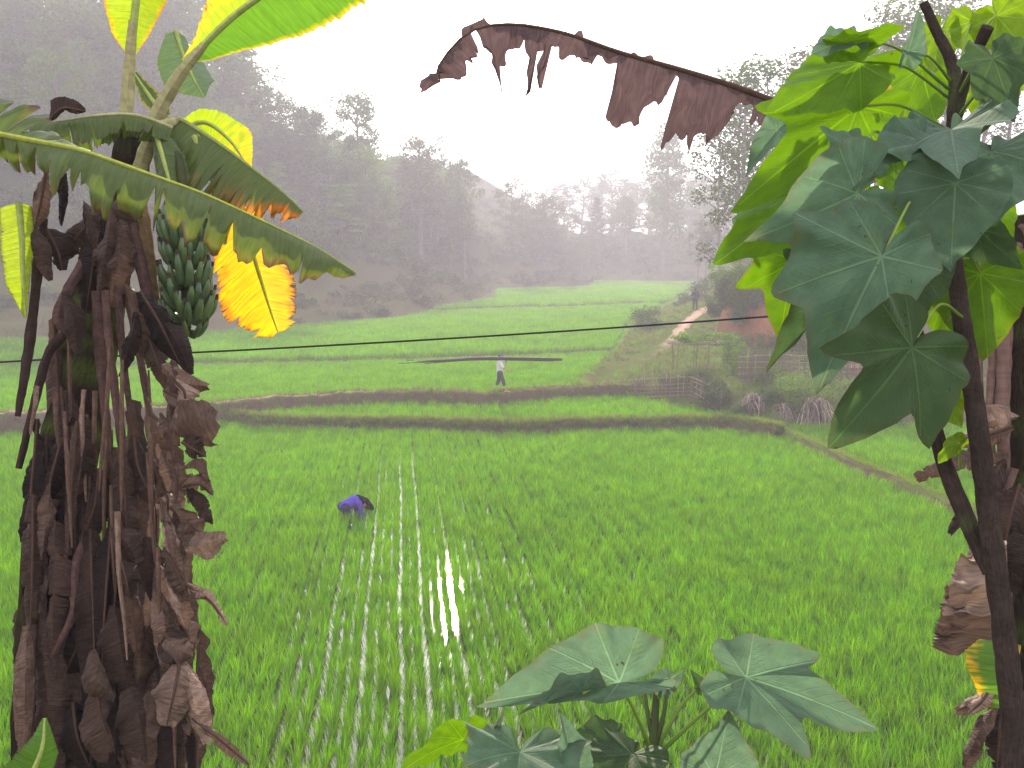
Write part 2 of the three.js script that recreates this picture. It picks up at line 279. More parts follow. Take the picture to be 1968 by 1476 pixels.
function treeShape(kind, seed) {                                        // unit tree about 10 m tall: { trunk, crown }
  const r = rng(seed), rr = (a, b) => a + (b - a) * r(), wood = [], clumps = [];
  const limb = (from, to, r0, r1, sag = 0) => wood.push(tube([from, from.clone().lerp(to, 0.5).add(V3(rr(-0.2, 0.2), sag, rr(-0.2, 0.2))), to], [r0, (r0 + r1) / 2, r1], { n: 6, m: 6, rough: 0.15 }));
  if (kind === 'broad' || kind === 'tall' || kind === 'airy') {
    const tall = kind !== 'broad', base = tall ? 3.2 : 1.8, lean = V3(rr(-0.5, 0.5), 0, rr(-0.5, 0.5)), top = V3(lean.x, 9.4, lean.z);
    wood.push(tube([V3(0, -0.6, 0), V3(lean.x * 0.2 + rr(-0.15, 0.15), 3, lean.z * 0.2), V3(lean.x * 0.7 + rr(-0.2, 0.2), 6.2, lean.z * 0.6), top], kind === 'airy' ? [0.13, 0.10, 0.07, 0.02] : [0.26, 0.2, 0.12, 0.03], { n: 14, m: 8, rough: 0.12 }));
    const nb = kind === 'airy' ? 16 : kind === 'tall' ? 22 : 26, wide = kind === 'broad' ? 3.3 : kind === 'tall' ? 2.3 : 2.4;
    for (let i = 0; i < nb; i++) {
      const t = (i + 0.5) / nb, y = lerp(base, 9.6, t ** (kind === 'airy' ? 0.6 : 0.85)), a = i * 2.4 + rr(-0.5, 0.5), env = kind === 'broad' ? Math.sqrt(Math.max(0.05, 1 - ((t - 0.42) / 0.62) ** 2)) : Math.sqrt(Math.max(0.06, 1 - ((t - 0.45) / 0.6) ** 2)) * rr(0.65, 1.1);
      const len = wide * env * rr(0.55, 1.05), from = V3(lean.x * y / 9.4, y - len * 0.35, lean.z * y / 9.4), to = V3(from.x + Math.cos(a) * len, y + rr(0, 0.6), from.z + Math.sin(a) * len);
      limb(from, to, kind === 'airy' ? 0.045 : 0.08, 0.015, 0.1);
      const m = kind === 'airy' ? 4 : 5;
      for (let q = 0; q < m; q++) {
        const o = from.clone().lerp(to, rr(0.45, 1.1)).add(V3(rr(-0.5, 0.5), rr(-0.2, 0.6), rr(-0.5, 0.5)));
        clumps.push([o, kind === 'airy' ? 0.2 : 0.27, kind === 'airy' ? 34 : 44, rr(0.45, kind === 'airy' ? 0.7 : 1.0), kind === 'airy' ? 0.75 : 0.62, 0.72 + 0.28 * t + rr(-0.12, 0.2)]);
      }
    }
  } else if (kind === 'cone') {
    wood.push(tube([V3(0, -0.5, 0), V3(0.05, 5, 0), V3(0, 10, 0)], [0.2, 0.12, 0.02], { n: 8, m: 7 }));
    for (let i = 0; i < 46; i++) { const t = i / 46, y = lerp(1.0, 9.8, t), a = i * 2.4, len = lerp(2.7, 0.2, t ** 0.8) * rr(0.75, 1.1), to = V3(Math.cos(a) * len, y - len * 0.12, Math.sin(a) * len);
      if (i % 2) limb(V3(0, y, 0), to, 0.04, 0.01);
      for (let q = 0; q < 3; q++) clumps.push([V3(0, y, 0).lerp(to, rr(0.35, 1)), 0.25, 38, 0.28 + len * 0.17, 0.5, 0.75 + rr(0, 0.3)]); }
  } else if (kind === 'layer') {                                        // spreading foliage in flat tiers
    wood.push(tube([V3(0, -0.5, 0), V3(0.2, 3, 0.1), V3(0, 7, 0)], [0.2, 0.14, 0.04], { n: 8, m: 7 }));
    for (let i = 0; i < 40; i++) { const t = i / 40, y = lerp(1.2, 8.6, t), a = rr(0, 6.28), len = lerp(3.4, 1.0, t) * rr(0.4, 1.05), to = V3(Math.cos(a) * len, y + rr(-0.2, 0.2), Math.sin(a) * len);
      if (i % 2) limb(V3(0, y - len * 0.3, 0), to, 0.06, 0.012);
      for (let q = 0; q < 3; q++) clumps.push([to.clone().add(V3(rr(-0.6, 0.6), 0, rr(-0.6, 0.6))), 0.3, 40, rr(0.7, 1.1), 0.22, 0.7 + rr(0, 0.55)]); }
  } else if (kind === 'palm') {
    wood.push(tube([V3(0, -0.5, 0), V3(0.35, 3.5, 0), V3(1.1, 8.4, 0)], [0.34, 0.24, 0.2], { n: 12, m: 8, rough: 0.15 }));
    for (let i = 0; i < 26; i++) { const a = i * 2.4, up = rr(-0.6, 1), len = rr(1.7, 2.6), o = V3(1.1, 8.5, 0);
      for (let q = 1; q <= 5; q++) { const t = q / 5; clumps.push([V3(o.x + Math.cos(a) * len * t, o.y + up * 1.6 * t - 1.5 * t * t, o.z + Math.sin(a) * len * t), 0.42, 16, 0.34, 0.8, 0.8 + rr(0, 0.3)]); } }
  }
  return { trunk: mergeGeometries(wood), crown: leafCards(clumps, seed + 500) };
}
const treeKinds = {};
for (const [kind, n] of [['broad', 3], ['tall', 3], ['airy', 2], ['cone', 1], ['layer', 3], ['palm', 1]]) treeKinds[kind] = Array.from({ length: n }, (_, i) => treeShape(kind, 900 + kind.length * 31 + i * 7));
let treeCount = 0;
function tree(name, kind, at, h, wide, mat, label, group, bark = barkMat) {   // every tree a thing of its own: trunk and crown
  const v = treeKinds[kind][treeCount++ % treeKinds[kind].length], t = thing(name, at, label, 'tree', group);
  t.rotation.y = rnd(0, 6.28); t.scale.set(h / 10 * wide, h / 10, h / 10 * wide);
  mesh('trunk', v.trunk, bark, t); mesh('crown', v.crown, crownMats[mat], t);
  return t;
}
// a tree whose top is seen at pixel (px, py), standing d metres away on the land
function treeTo(name, kind, px, py, d, wide, mat, label, group, bark) {
  const top = P(px, py, d), base = land(top.x, top.z);
  return tree(name, kind, V3(top.x, base - 0.2, top.z), Math.max(2.5, top.y - base + 0.2), wide, mat, label, group, bark);
}
// the ones that stand out
treeTo('broadleaf_tree', 'tall', 690, 183, 146, 0.85, 0, 'tall double-topped tree with sky gaps standing highest on the middle skyline', null);
treeTo('broadleaf_tree', 'tall', 806, 266, 159, 0.95, 3, 'round-topped hazy tree right of the tall double-topped skyline tree', null);
treeTo('broadleaf_tree', 'tall', 890, 312, 166, 0.8, 0, 'feathery-topped tree closing the left wooded slope before the valley gap', null);
treeTo('broadleaf_tree', 'broad', 600, 205, 140, 0.95, 1, 'flat-topped dark tree just left of the tall double-topped tree', null);
treeTo('broadleaf_tree', 'airy', 538, 172, 146, 1.0, 3, 'thin see-through tree sticking up beside the yellow banana leaf', null);
treeTo('palm_tree', 'palm', 846, 446, 158, 0.7, 1, 'short palm-like tree with bare leaning trunk at the wooded slope foot', null);
treeTo('conical_tree', 'cone', 1148, 376, 224, 1.15, 1, 'cone-shaped hazy tree in the middle of the valley end', null);
treeTo('broadleaf_tree', 'tall', 1276, 255, 205, 0.8, 0, 'tallest hazy column-like tree at the valley end, left of the path man', null);
treeTo('broadleaf_tree', 'broad', 985, 352, 195, 1.0, 3, 'broad hazy tree at the foot of the left slope, facing the gap', null);
treeTo('broadleaf_tree', 'broad', 1045, 385, 205, 0.95, 1, 'rounded hazy tree directly left of the cone-shaped tree', null);
treeTo('broadleaf_tree', 'layer', 655, 335, 127, 1.25, 4, 'pale tree with layered foliage below the tall double-topped tree', null);
treeTo('broadleaf_tree', 'layer', 745, 372, 135, 1.1, 2, 'light green layered tree at mid slope above the torn banana tip', null);
treeTo('broadleaf_tree', 'layer', 530, 300, 125, 1.0, 4, 'pale layered tree just above the orange banana leaf tip', null);
[[40, -50], [95, -70], [150, -40], [205, -75], [255, -45], [300, -60], [345, -30], [385, -10], [415, 30], [438, 70], [468, 128], [498, 160], [20, -20], [565, 205]].forEach(([x, y], i) => treeTo('hillside_tree', ['tall', 'broad', 'layer'][i % 3], x, y, 135 + (i * 7) % 22, 1.15, i % 3, 'tall hazy tree on the crest above the banana plant, reaching the picture top', 'crest trees above the banana plant'));
// fainter ridges at the valley end
const faint = [[1085, 345, 238, 'broad'], [1125, 352, 236, 'broad'], [1180, 338, 244, 'broad'], [1215, 345, 246, 'tall'], [1245, 335, 240, 'broad'], [1310, 330, 238, 'broad'], [1340, 345, 226, 'tall'], [1375, 350, 232, 'broad'], [1410, 340, 228, 'broad'], [1460, 345, 230, 'broad'], [1520, 340, 235, 'broad'], [1060, 355, 250, 'broad'], [1150, 350, 255, 'broad'], [1280, 340, 255, 'broad'], [1020, 365, 240, 'broad']];
faint.forEach(([x, y, d, k]) => treeTo('faint_tree', k, x + rnd(-8, 8), y + rnd(-8, 8), d * 1.22, rnd(1.0, 1.4), 1, 'faint tree fading into white haze on the last ridge', 'faint trees on the last ridge'));
for (let i = 0; i < 30; i++) { const t = i / 29; treeTo('valley_end_tree', ['broad', 'broad', 'tall', 'layer'][i % 4], lerp(960, 1440, t) + rnd(-14, 14), lerp(440, 425, t) + rnd(-62, 26), lerp(200, 262, t) + rnd(-10, 14), rnd(0.95, 1.4), [0, 1, 3][i % 3], 'lower hazy tree in the belt along the valley end', 'tree belt along the valley end'); }
[[1345, 425, 'leftmost'], [1358, 420, 'second from left'], [1372, 428, 'third from left'], [1390, 424, 'rightmost']].forEach(([x, y, place]) => treeTo('thin_tree', 'airy', x, y, 150, 0.8, 1, place + ' of four slim bare-stemmed trees in a row above the path man', 'row of slim trees behind the path'));
// the wooded slope on the left
for (let i = 0; i < 120; i++) {
  const t = (i * 0.618) % 1, px = lerp(-80, 900, t) + rnd(-20, 20), d = lerp(90, 195, Math.sqrt(R())), base = rayAt(px, HORIZON).multiplyScalar(d).add(EYE);
  const fd = polyDist(FIELDS, base.x, base.z); if (fd < 13) continue;
  const limit = px < 430 ? -140 : lerp(215, 330, (px - 430) / 470), gy = land(base.x, base.z), h = clamp(rnd(9, 20), 6, Math.max(5, 7 + (HORIZON - limit) / F * d - gy));
  tree('hillside_tree', ['broad', 'layer', 'tall', 'broad', 'layer'][i % 5], V3(base.x, gy - 0.3, base.z), h, rnd(0.9, 1.35), i % 7 === 3 ? 4 : i % 4, px < 420 ? 'hazy tree in the dense wood on the steep slope behind the banana plant' : 'hazy tree in the dense wood on the middle left slope', px < 420 ? 'wood behind the banana plant' : 'wood on the middle left slope');
}
// right hill: airy trees over the red cut
const airyLabels = ['slender forked tree at the left end of the red earth hill', 'airy tree seen between the dead banana leaf and the bright leaves'];
treeTo('slender_tree', 'airy', 1392, 236, 66, 0.8, 3, airyLabels[0], null, paleBark);
treeTo('slender_tree', 'airy', 1440, 118, 69, 1.1, 0, airyLabels[1], null, paleBark);
for (const [x, y, d] of [[1500, 120, 72], [1545, 100, 70], [1590, 110, 76], [1480, 175, 80], [1640, 90, 74], [1700, 20, 70], [1740, 20, 76], [1790, 0, 72], [1850, 20, 78], [1900, 60, 74], [1945, 80, 80], [1430, 190, 82]]) treeTo('slender_tree', 'airy', x, y, d, rnd(0.95, 1.25), [0, 3][Math.round(R())], 'slender small-leaved tree on the hill behind the big bright leaves', 'slender trees on the right hill', paleBark);
// undergrowth that nobody could count
const bushGeo = (n, seed, size = 0.2) => { const r = rng(seed); return leafCards(Array.from({ length: n }, () => { const a = r() * 6.28, q = Math.sqrt(r()) * 0.7; return [V3(Math.cos(a) * q, 0.15 + r() * 0.75 * (1 - q * 0.6), Math.sin(a) * q), size, 26, 0.28, 0.8, 0.65 + 0.5 * r()]; }), seed + 1); };
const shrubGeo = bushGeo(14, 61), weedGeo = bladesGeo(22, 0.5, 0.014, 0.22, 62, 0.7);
const weedMat = leafMat(col(0.16, 0.27, 0.02), { vertexColors: true }), dryMat = leafMat(col(0.17, 0.13, 0.06), { vertexColors: true, transmission: 0.35 });
{
  const out = [], tufts = [];
  for (let i = 0; i < 12000 && out.length < 4200; i++) { const x = rnd(-95, 60), z = rnd(-255, -66), d = polyDist(FIELDS, x, z); if (d < 1.2 || polyDist(HILL, x, z) < 1 || x > lerp(2, 16, clamp((-z - 50) / 130, 0, 1)) && z > -195) continue;
    if (d < 11) { if (tufts.length < 2600) tufts.push([x, land(x, z) - 0.05, z, rnd(0.8, 2.2), R() * 6.28, rnd(0.6, 1.2)]); if (R() < 0.5) continue; }
    const s = rnd(1.0, 3.0) * (d < 14 ? 0.6 : 1); out.push([x, land(x, z) - 0.2, z, s, R() * 6.28, rnd(0.6, 1.4), rnd(0.7, 1.3)]); }
  scatter('undergrowth', shrubGeo, crownMats[3], out, 'mixed undergrowth covering the hazy left slope and the valley end', 'undergrowth');
  scatter('dry_grass', weedGeo, dryMat, tufts, 'dry grass on the terraced banks below the left wood', 'grass');
}
{
  const out = [];
  for (let i = 0; i < 16000 && out.length < 5200; i++) { const x = rnd(10, 62), z = rnd(-115, -50), d = polyDist(HILL, x, z); if (d > -1.0) continue; out.push([x, land(x, z) - 0.12, z, rnd(0.35, 0.75), R() * 6.28, rnd(0.8, 1.6), rnd(0.6, 1)]); }
  scatter('creeper', shrubGeo, crownMats[4], out, 'low green creeper blanketing the top of the red earth hill', 'creeper');
}
{
  const out = [], dry = [];
  for (let i = 0; i < 22000; i++) { const x = rnd(1, 40), z = rnd(-150, -41) * (R() < 0.5 ? 0.6 : 1), d = polyDist(FIELDS, x, z); if (z > -41 || d < 0.1 || polyDist(HILL, x, z) < 0.3 || Math.abs(x - pathX(z)) < 0.9 || x > -z * 0.55 || x < lerp(2, 16, clamp((-z - 50) / 130, 0, 1))) continue; (R() < 0.45 ? dry : out).push([x, land(x, z) - 0.03, z, rnd(0.25, 0.8), R() * 6.28, rnd(0.7, 1.2)]); }
  for (const [line, n, y, w] of [[B1, 2200, 1.0, 0.62], [B2, 2600, 0.6, 0.45], [B3, 1900, 0.3, 0.45], [B4, 700, 0.86, 0.2]]) { const c = new THREE.CatmullRomCurve3(line.map(([x, z]) => V3(x, 0, z)));
    for (let i = 0; i < n; i++) { const q = c.getPointAt(R()), o = rnd(-w, w); (line !== B3 && R() < 0.42 ? dry : out).push([q.x, y - 0.05 - 0.6 * Math.max(0, Math.abs(o / w) - 0.5) * y, q.z + o, rnd(0.22, 0.55), R() * 6.28, rnd(0.7, 1.3)]); } }
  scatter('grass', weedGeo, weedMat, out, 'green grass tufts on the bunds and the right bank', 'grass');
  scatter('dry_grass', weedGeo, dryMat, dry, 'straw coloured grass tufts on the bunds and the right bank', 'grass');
}
// ---------- the right bank: path, bushes, garden ----------
{
  const curve = new THREE.CatmullRomCurve3(PATH.map(([x, z]) => V3(x, 0, z))), c0 = col(0.48, 0.33, 0.25), c1 = col(0.30, 0.2, 0.13);
  tag(mesh('path', grid(90, 6, (u, v) => { const q = curve.getPointAt(u), t = curve.getTangentAt(u), o = (v - 0.5) * (0.95 + 0.35 * n2(u * 14, v * 2)), x = q.x - t.z * o, z = q.z + t.x * o; return { p: V3(x, land(x, z) + 0.05 - 0.05 * Math.abs(v - 0.5) * 2 + 0.02 * n2(x * 3, z * 3), z), c: mixc(mixc(c0, c1, Math.abs(v - 0.5) * 1.6 + 0.3 * n2(x, z)), col(0.075, 0.095, 0.022), sstep(0.42 - u + 0.12 * n2(x * 0.8, z * 0.8), 0, 0.3)), uv: [x, z] }; }), std(0xffffff, { vertexColors: true, map: texGrain, bumpMap: texGrain, bumpScale: 0.03 })), 'pale trodden dirt path climbing past the red earth cut', 'path', null, 'structure');
}
function bush(px, py, y, w, h, mat, label, seed, dense = 30, leaf = 0.13) {      // a bush standing there on the land: stems and leaves
  const g = G(px, py, y), at = onLand(g.x, g.z), t = thing('bush', at.add(V3(0, -0.05, 0)), label, 'bush'), r = rng(seed), wood = [], cl = [];
  for (let i = 0; i < 6; i++) { const a = i + r(), q = 0.4 * w * r(); wood.push(tube([V3(0, 0, 0), V3(Math.cos(a) * q * 0.6, h * 0.4, Math.sin(a) * q * 0.6), V3(Math.cos(a) * q, h * 0.8, Math.sin(a) * q)], [0.03, 0.02, 0.008], { n: 6, m: 5 })); }
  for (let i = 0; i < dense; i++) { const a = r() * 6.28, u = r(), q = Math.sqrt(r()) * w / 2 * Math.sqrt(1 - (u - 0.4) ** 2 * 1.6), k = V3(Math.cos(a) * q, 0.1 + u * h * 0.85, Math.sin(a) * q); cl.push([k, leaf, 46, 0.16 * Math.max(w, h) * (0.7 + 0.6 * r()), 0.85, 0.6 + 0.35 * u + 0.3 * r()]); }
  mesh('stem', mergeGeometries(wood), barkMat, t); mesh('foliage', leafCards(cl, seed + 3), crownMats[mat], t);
  return t;
}
bush(1245, 632, 1.4, 2.4, 1.9, 0, 'round bush on the grassy slope left of the dirt path', 71, 44, 0.16);
bush(1355, 562, 3.2, 3.4, 2.2, 1, 'dark bush right behind the man standing on the path', 72, 40, 0.2);
bush(1318, 578, 2.5, 1.6, 1.1, 0, 'small bush left of the man standing on the path', 73, 24, 0.16);
bush(1305, 583, 2.2, 1.2, 0.6, 2, 'tiny bush at the field edge farther left of the path man', 74, 14, 0.14);
// scrub clinging to the red earth face and along its lip
[[1398, 560, 60.5, 1.5, 1.7, 3, 'leftmost scrub hanging down the edge of the red earth face'], [1424, 585, 60, 1.7, 2.3, 0, 'long scrub hanging down the left half of the red earth face'], [1462, 565, 60, 1.9, 1.6, 3, 'scrub hanging down the middle of the red earth face'], [1516, 560, 59.5, 2.4, 1.8, 0, 'scrub at the right end of the visible red earth face'],
  [1402, 528, 62, 2.4, 1.1, 4, 'leafy shrub at the left end of the red earth lip'], [1440, 515, 62.5, 2.8, 1.2, 2, 'leafy shrub in the middle of the red earth lip'], [1486, 500, 63, 2.8, 1.2, 4, 'leafy shrub at the right end of the red earth lip'], [1545, 480, 63, 3.2, 1.4, 2, 'leafy shrub on the red earth hill close to the bright lobed leaf'], [1380, 590, 66, 1.5, 1.0, 1, 'low shrub where the dirt path bends behind the red earth cut']].forEach(([px, py, d, w, h, m, label], i) => {
  const at = P(px, py, d).add(V3(0, -h / 2, 0)), t = thing('bush', at, label, 'bush'), r = rng(300 + i), wood = [], cl = [];
  for (let q = 0; q < 5; q++) wood.push(tube([V3(0, 0.1, -0.6), V3((r() - 0.5) * w * 0.5, h * 0.5, 0), V3((r() - 0.5) * w, h * r(), 0.1)], [0.03, 0.02, 0.008], { n: 6, m: 5 }));
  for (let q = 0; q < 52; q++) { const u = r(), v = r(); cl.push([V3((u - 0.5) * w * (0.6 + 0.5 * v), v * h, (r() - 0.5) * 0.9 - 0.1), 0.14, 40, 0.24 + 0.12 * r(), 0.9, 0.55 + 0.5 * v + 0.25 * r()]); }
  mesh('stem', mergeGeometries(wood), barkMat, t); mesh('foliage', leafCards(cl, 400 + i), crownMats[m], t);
});
bush(1230, 765, 0.3, 0.9, 0.75, 1, 'dark bush at the end of the trodden bund below the fence post', 77, 26, 0.08);
bush(1378, 790, 0.4, 1.5, 1.5, 1, 'green bush hanging over the garden bank beside the strip paddy', 78, 46, 0.09);
bush(1330, 770, 0.5, 1.3, 0.7, 0, 'low bush at the foot of the bamboo fence', 79, 26, 0.08);
bush(1290, 765, 0.5, 1.1, 0.55, 3, 'scrubby weed clump below the left half of the bamboo fence', 80, 22, 0.08);
bush(1540, 770, 1.0, 2.6, 0.8, 4, 'patch of leafy vegetables above the dry straw heaps', 81, 50, 0.1);
bush(1480, 745, 1.1, 1.6, 0.8, 2, 'vegetable patch behind the leftmost dry straw heap', 82, 36, 0.09);
[[1405, 655], [1450, 662], [1500, 655], [1545, 660]].forEach(([x, y], i) => bush(x, y, 2.0, 1.7, 0.9 + 0.2 * (i % 2), i % 2 ? 3 : 0, ['leftmost', 'second', 'third', 'rightmost'][i] + ' dry scrub clump along the foot of the red earth face', 110 + i, 34, 0.11));
bush(1478, 812, 0.15, 1.0, 0.6, 1, 'dark weed clump between the left and middle straw heaps', 94, 26, 0.08);
bush(1420, 806, 0.3, 0.9, 0.7, 0, 'weed clump just left of the leftmost straw heap', 95, 26, 0.08);
bush(1534, 790, 0.7, 1.0, 0.6, 2, 'leafy weed behind the gap before the largest straw heap', 96, 26, 0.08);
bush(1700, 800, 0.6, 2.2, 0.9, 1, 'dark weeds at the garden foot behind the drooping grey leaf', 83, 36, 0.09);
bush(1408, 715, 1.3, 1.5, 1.7, 4, 'tall climbing greenery at the right side of the bean trellis', 85, 54, 0.1);
bush(1465, 700, 1.5, 1.6, 1.0, 0, 'scrubby growth inside the stake fence', 86, 36, 0.09);
bush(1350, 748, 1.0, 1.5, 0.7, 3, 'dry scrub under the bean trellis posts', 87, 34, 0.08);
bush(1640, 770, 1.0, 1.8, 0.8, 2, 'vegetable clump behind the big lobed leaf tip', 84, 30, 0.09);
// bamboo fence and bean trellis
const bambooMat = std(col(0.36, 0.28, 0.19), { map: texBark, roughness: 0.7 }), greyWood = std(col(0.19, 0.15, 0.12), { map: texBark });
function pole(name, a, b, r0, r1, mat, parent, bend = 0.02) { const m = a.clone().lerp(b, 0.5).add(V3(rnd(-bend, bend), rnd(-bend, bend), rnd(-bend, bend))); return mesh(name, tube([a, m, b], [r0, (r0 + r1) / 2, r1], { n: 5, m: 6, rough: 0.1 }), mat, parent); }
function fence(label, corners, height, gap, rails, sticks) {             // corners on the land
  const o = onLand(...corners[0]), t = thing('bamboo_fence', o, label, 'fence');
  for (let c = 0; c < corners.length - 1; c++) {
    const a = onLand(...corners[c]), b = onLand(...corners[c + 1]), n = Math.max(2, Math.round(a.distanceTo(b) / gap)), on = (u) => { const q = a.clone().lerp(b, u); q.y = land(q.x, q.z); return q.sub(o); };
    for (let i = 0; i <= n; i++) { const q = on(i / n), h = height * rnd(0.85, 1.2); pole('post', q.clone().add(V3(0, -0.2, 0)), q.clone().add(V3(rnd(-0.06, 0.06), h, rnd(-0.05, 0.05))), rnd(0.018, 0.03), 0.016, i % 3 ? bambooMat : greyWood, t); }
    for (let k = 0; k < rails; k++) { const y = height * (k + 0.7) / rails * 0.95; pole('rail', on(-0.02).add(V3(0, y + rnd(-0.05, 0.05), 0.03)), on(1.02).add(V3(0, y + rnd(-0.06, 0.06), 0.03)), 0.026, 0.018, bambooMat, t, 0.05); }
    for (let k = 0; k < sticks; k++) { const u = R(), q = on(u), h = height * rnd(0.5, 1.25); pole('stick', q.add(V3(0, 0, 0.05)), q.clone().add(V3(rnd(-0.15, 0.15), h, rnd(-0.05, 0.08))), 0.011, 0.006, greyWood, t, 0.03); }
  }
  return t;
}
const gx = (px, py, y) => g2(px, py, y);
fence('low bamboo fence of rails and stakes at the garden corner beside the bund', [gx(1222, 745, 0.8), gx(1330, 752, 1.0), gx(1385, 768, 0.9)], 1.05, 0.28, 5, 90);
fence('stake fence with a long white rail in front of the red earth cut', [gx(1420, 742, 1.2), gx(1520, 734, 1.3), gx(1680, 736, 1.3)], 1.35, 0.36, 5, 150);
{
  const o = onLand(...gx(1225, 748, 0.8)), t = thing('fence_post', o, 'thick bundle of dark stakes forming the left end of the bamboo fence', 'post');
  for (let i = 0; i < 7; i++) pole('stake', V3(rnd(-0.2, 0.2), -0.2, rnd(-0.1, 0.1)), V3(rnd(-0.2, 0.2), rnd(0.75, 1.05), rnd(-0.1, 0.1)), 0.05, 0.035, greyWood, t);
  for (let i = 0; i < 4; i++) pole('binding', V3(-0.42, 0.15 + i * 0.24, 0.12), V3(0.3, 0.18 + i * 0.24, 0.12), 0.025, 0.02, greyWood, t);
}
{
  const c = gx(1345, 735, 1.1), o = onLand(...c), t = thing('bean_trellis', o, 'climbing bean trellis with a leafy roof on crooked poles', 'trellis'), cl = [], r = rng(88);
  for (const [x, z] of [[-1.15, 0.35], [-0.4, 0.4], [0.35, 0.4], [1.1, 0.4], [-1.1, -0.9], [0, -0.9], [1.2, -0.9]]) pole('post', V3(x, -0.2, z), V3(x + rnd(-0.12, 0.12), 1.55, z + rnd(-0.05, 0.05)), 0.03, 0.022, greyWood, t, 0.06);
  for (const z of [-0.9, -0.3, 0.35]) pole('beam', V3(-1.45, 1.5, z), V3(1.5, 1.58, z), 0.028, 0.02, bambooMat, t, 0.04);
  for (const x of [-1.1, -0.5, 0.1, 0.7, 1.2]) pole('beam', V3(x, 1.56, 0.65), V3(x + 0.1, 1.6, -1.1), 0.022, 0.016, bambooMat, t, 0.03);
  for (let i = 0; i < 14; i++) pole('dry_stalk', V3(rnd(-0.6, 0.9), 1.5 + rnd(0, 0.1), 0.5), V3(rnd(-1.2, 1.0), 1.45 + rnd(0, 0.15), rnd(0.3, 0.8)), 0.012, 0.006, greyWood, t, 0.06);
  for (let i = 0; i < 46; i++) cl.push([V3(-1.2 + 2.9 * r(), 1.62 + 0.16 * r() + 0.14 * Math.sin(i), -1.1 + 1.7 * r()), 0.12, 40, 0.2, 0.5, 0.8 + 0.5 * r()]);
  for (let i = 0; i < 34; i++) cl.push([V3(1.0 + 0.9 * r(), 0.2 + 1.4 * r(), 0.2 + 0.5 * r()), 0.1, 34, 0.18, 1, 0.6 + 0.4 * r()]);
  for (let i = 0; i < 12; i++) cl.push([V3(-0.9 + 1.7 * r(), 0.3 + 1.1 * r(), 0.4), 0.08, 18, 0.16, 1.6, 0.5 + 0.4 * r()]);
  mesh('foliage', leafCards(cl, 89), crownMats[4], t);
}
for (const [px, py, label] of [[1205, 702, 0], [1430, 730, 0]].slice(2)) void [px, py, label];
// fallen poles and brushwood in the garden
{
  const brush = [['long pale pole leaning across the garden beside the trellis', [1440, 722, 1.2], [1545, 690, 1.9]], ['bent pale branch lying in front of the stake fence', [1450, 738, 1.15], [1500, 712, 1.5]], ['dry crooked branch at the foot of the bamboo fence', [1275, 735, 1.0], [1345, 750, 1.0]], ['second dry branch below the trellis posts', [1300, 722, 1.0], [1375, 745, 1.05]]];
  for (const [label, a, b] of brush) { const p = P(a[0], a[1], 46.5), q = P(b[0], b[1], 47), m = mesh('branch', tube([p, p.clone().lerp(q, 0.5).add(V3(0, 0.06, 0.05)), q], [0.035, 0.03, 0.014], { n: 10, m: 6, rough: 0.2 }), bambooMat); tag(m, label, 'branch'); }
}
// dry straw heaps
const strawMat = leafMat(col(0.42, 0.34, 0.29), { vertexColors: true, transmission: 0.3 });
function strawHeap(px, py, y, w, h, droop, label, seed) {               // long dry leaf strips flopping from an uneven crown
  const g = G(px, py, y), o = V3(g.x, y, g.z), t = thing('straw_heap', o, label, 'straw heap'), r = rng(seed), tufts = [];
  for (let k = 0; k < 210; k++) {
    const a = r() * 6.28, cx = (r() - 0.5) * w * 0.55, cz = (r() - 0.5) * w * 0.3, y0 = h * (0.5 + 0.5 * r()) * (1 - 0.5 * Math.abs(cx) / w), out = w * (0.12 + 0.4 * r()), up = h * 0.22 * r(), y1 = h * droop * r() * 0.8 - 0.05, wd = 0.025 + 0.045 * r(), c = Math.cos(a), s = Math.sin(a), tone = 0.3 + 1.0 * r() * r(), tw = (r() - 0.5) * 2.4, curl = (r() - 0.4) * 0.25 * w;
    tufts.push(grid(7, 1, (u, v) => { const q = out * u - curl * sstep(u, 0.6, 1), yy = lerp(y0, y1, u * u) + up * Math.sin(u * 3.1) + Math.max(0, -curl) * 0.5 * sstep(u, 0.7, 1), e = (v - 0.5) * wd * (1 - 0.55 * u), ta = a + 1.57 + tw * u; return { p: V3(cx + c * q + Math.cos(ta) * e, Math.max(-0.1, yy), cz + s * q + Math.sin(ta) * e), c: col(tone, tone * 0.95, tone * 0.92) }; }));
  }
  const core = grid(8, 16, (u, v) => { const a = v * 6.28, q = w * 0.26 * (0.35 + 0.65 * u) * (1 + 0.3 * n2(a * 2, u * 3 + seed)); return { p: V3(Math.cos(a) * q * 1.2, h * 0.62 * (1 - u) * (1 + 0.3 * n2(a, seed)), Math.sin(a) * q * 0.7), c: col(0.14, 0.11, 0.09) }; });
  mesh('core', core, strawMat, t); mesh('straw', mergeGeometries(tufts), strawMat, t).userData.kind = 'stuff';
}
strawHeap(1448, 798, 0.45, 1.0, 0.9, 0.75, 'leftmost dry straw heap with curling ends on the garden bank', 91);
strawHeap(1506, 808, 0.3, 1.0, 0.72, 0.35, 'middle pale grey straw heap drooping over the garden bank', 92);
strawHeap(1566, 821, 0.12, 1.35, 1.2, 0.0, 'rightmost and largest straw heap shaped like a skirt at the bund end', 93);
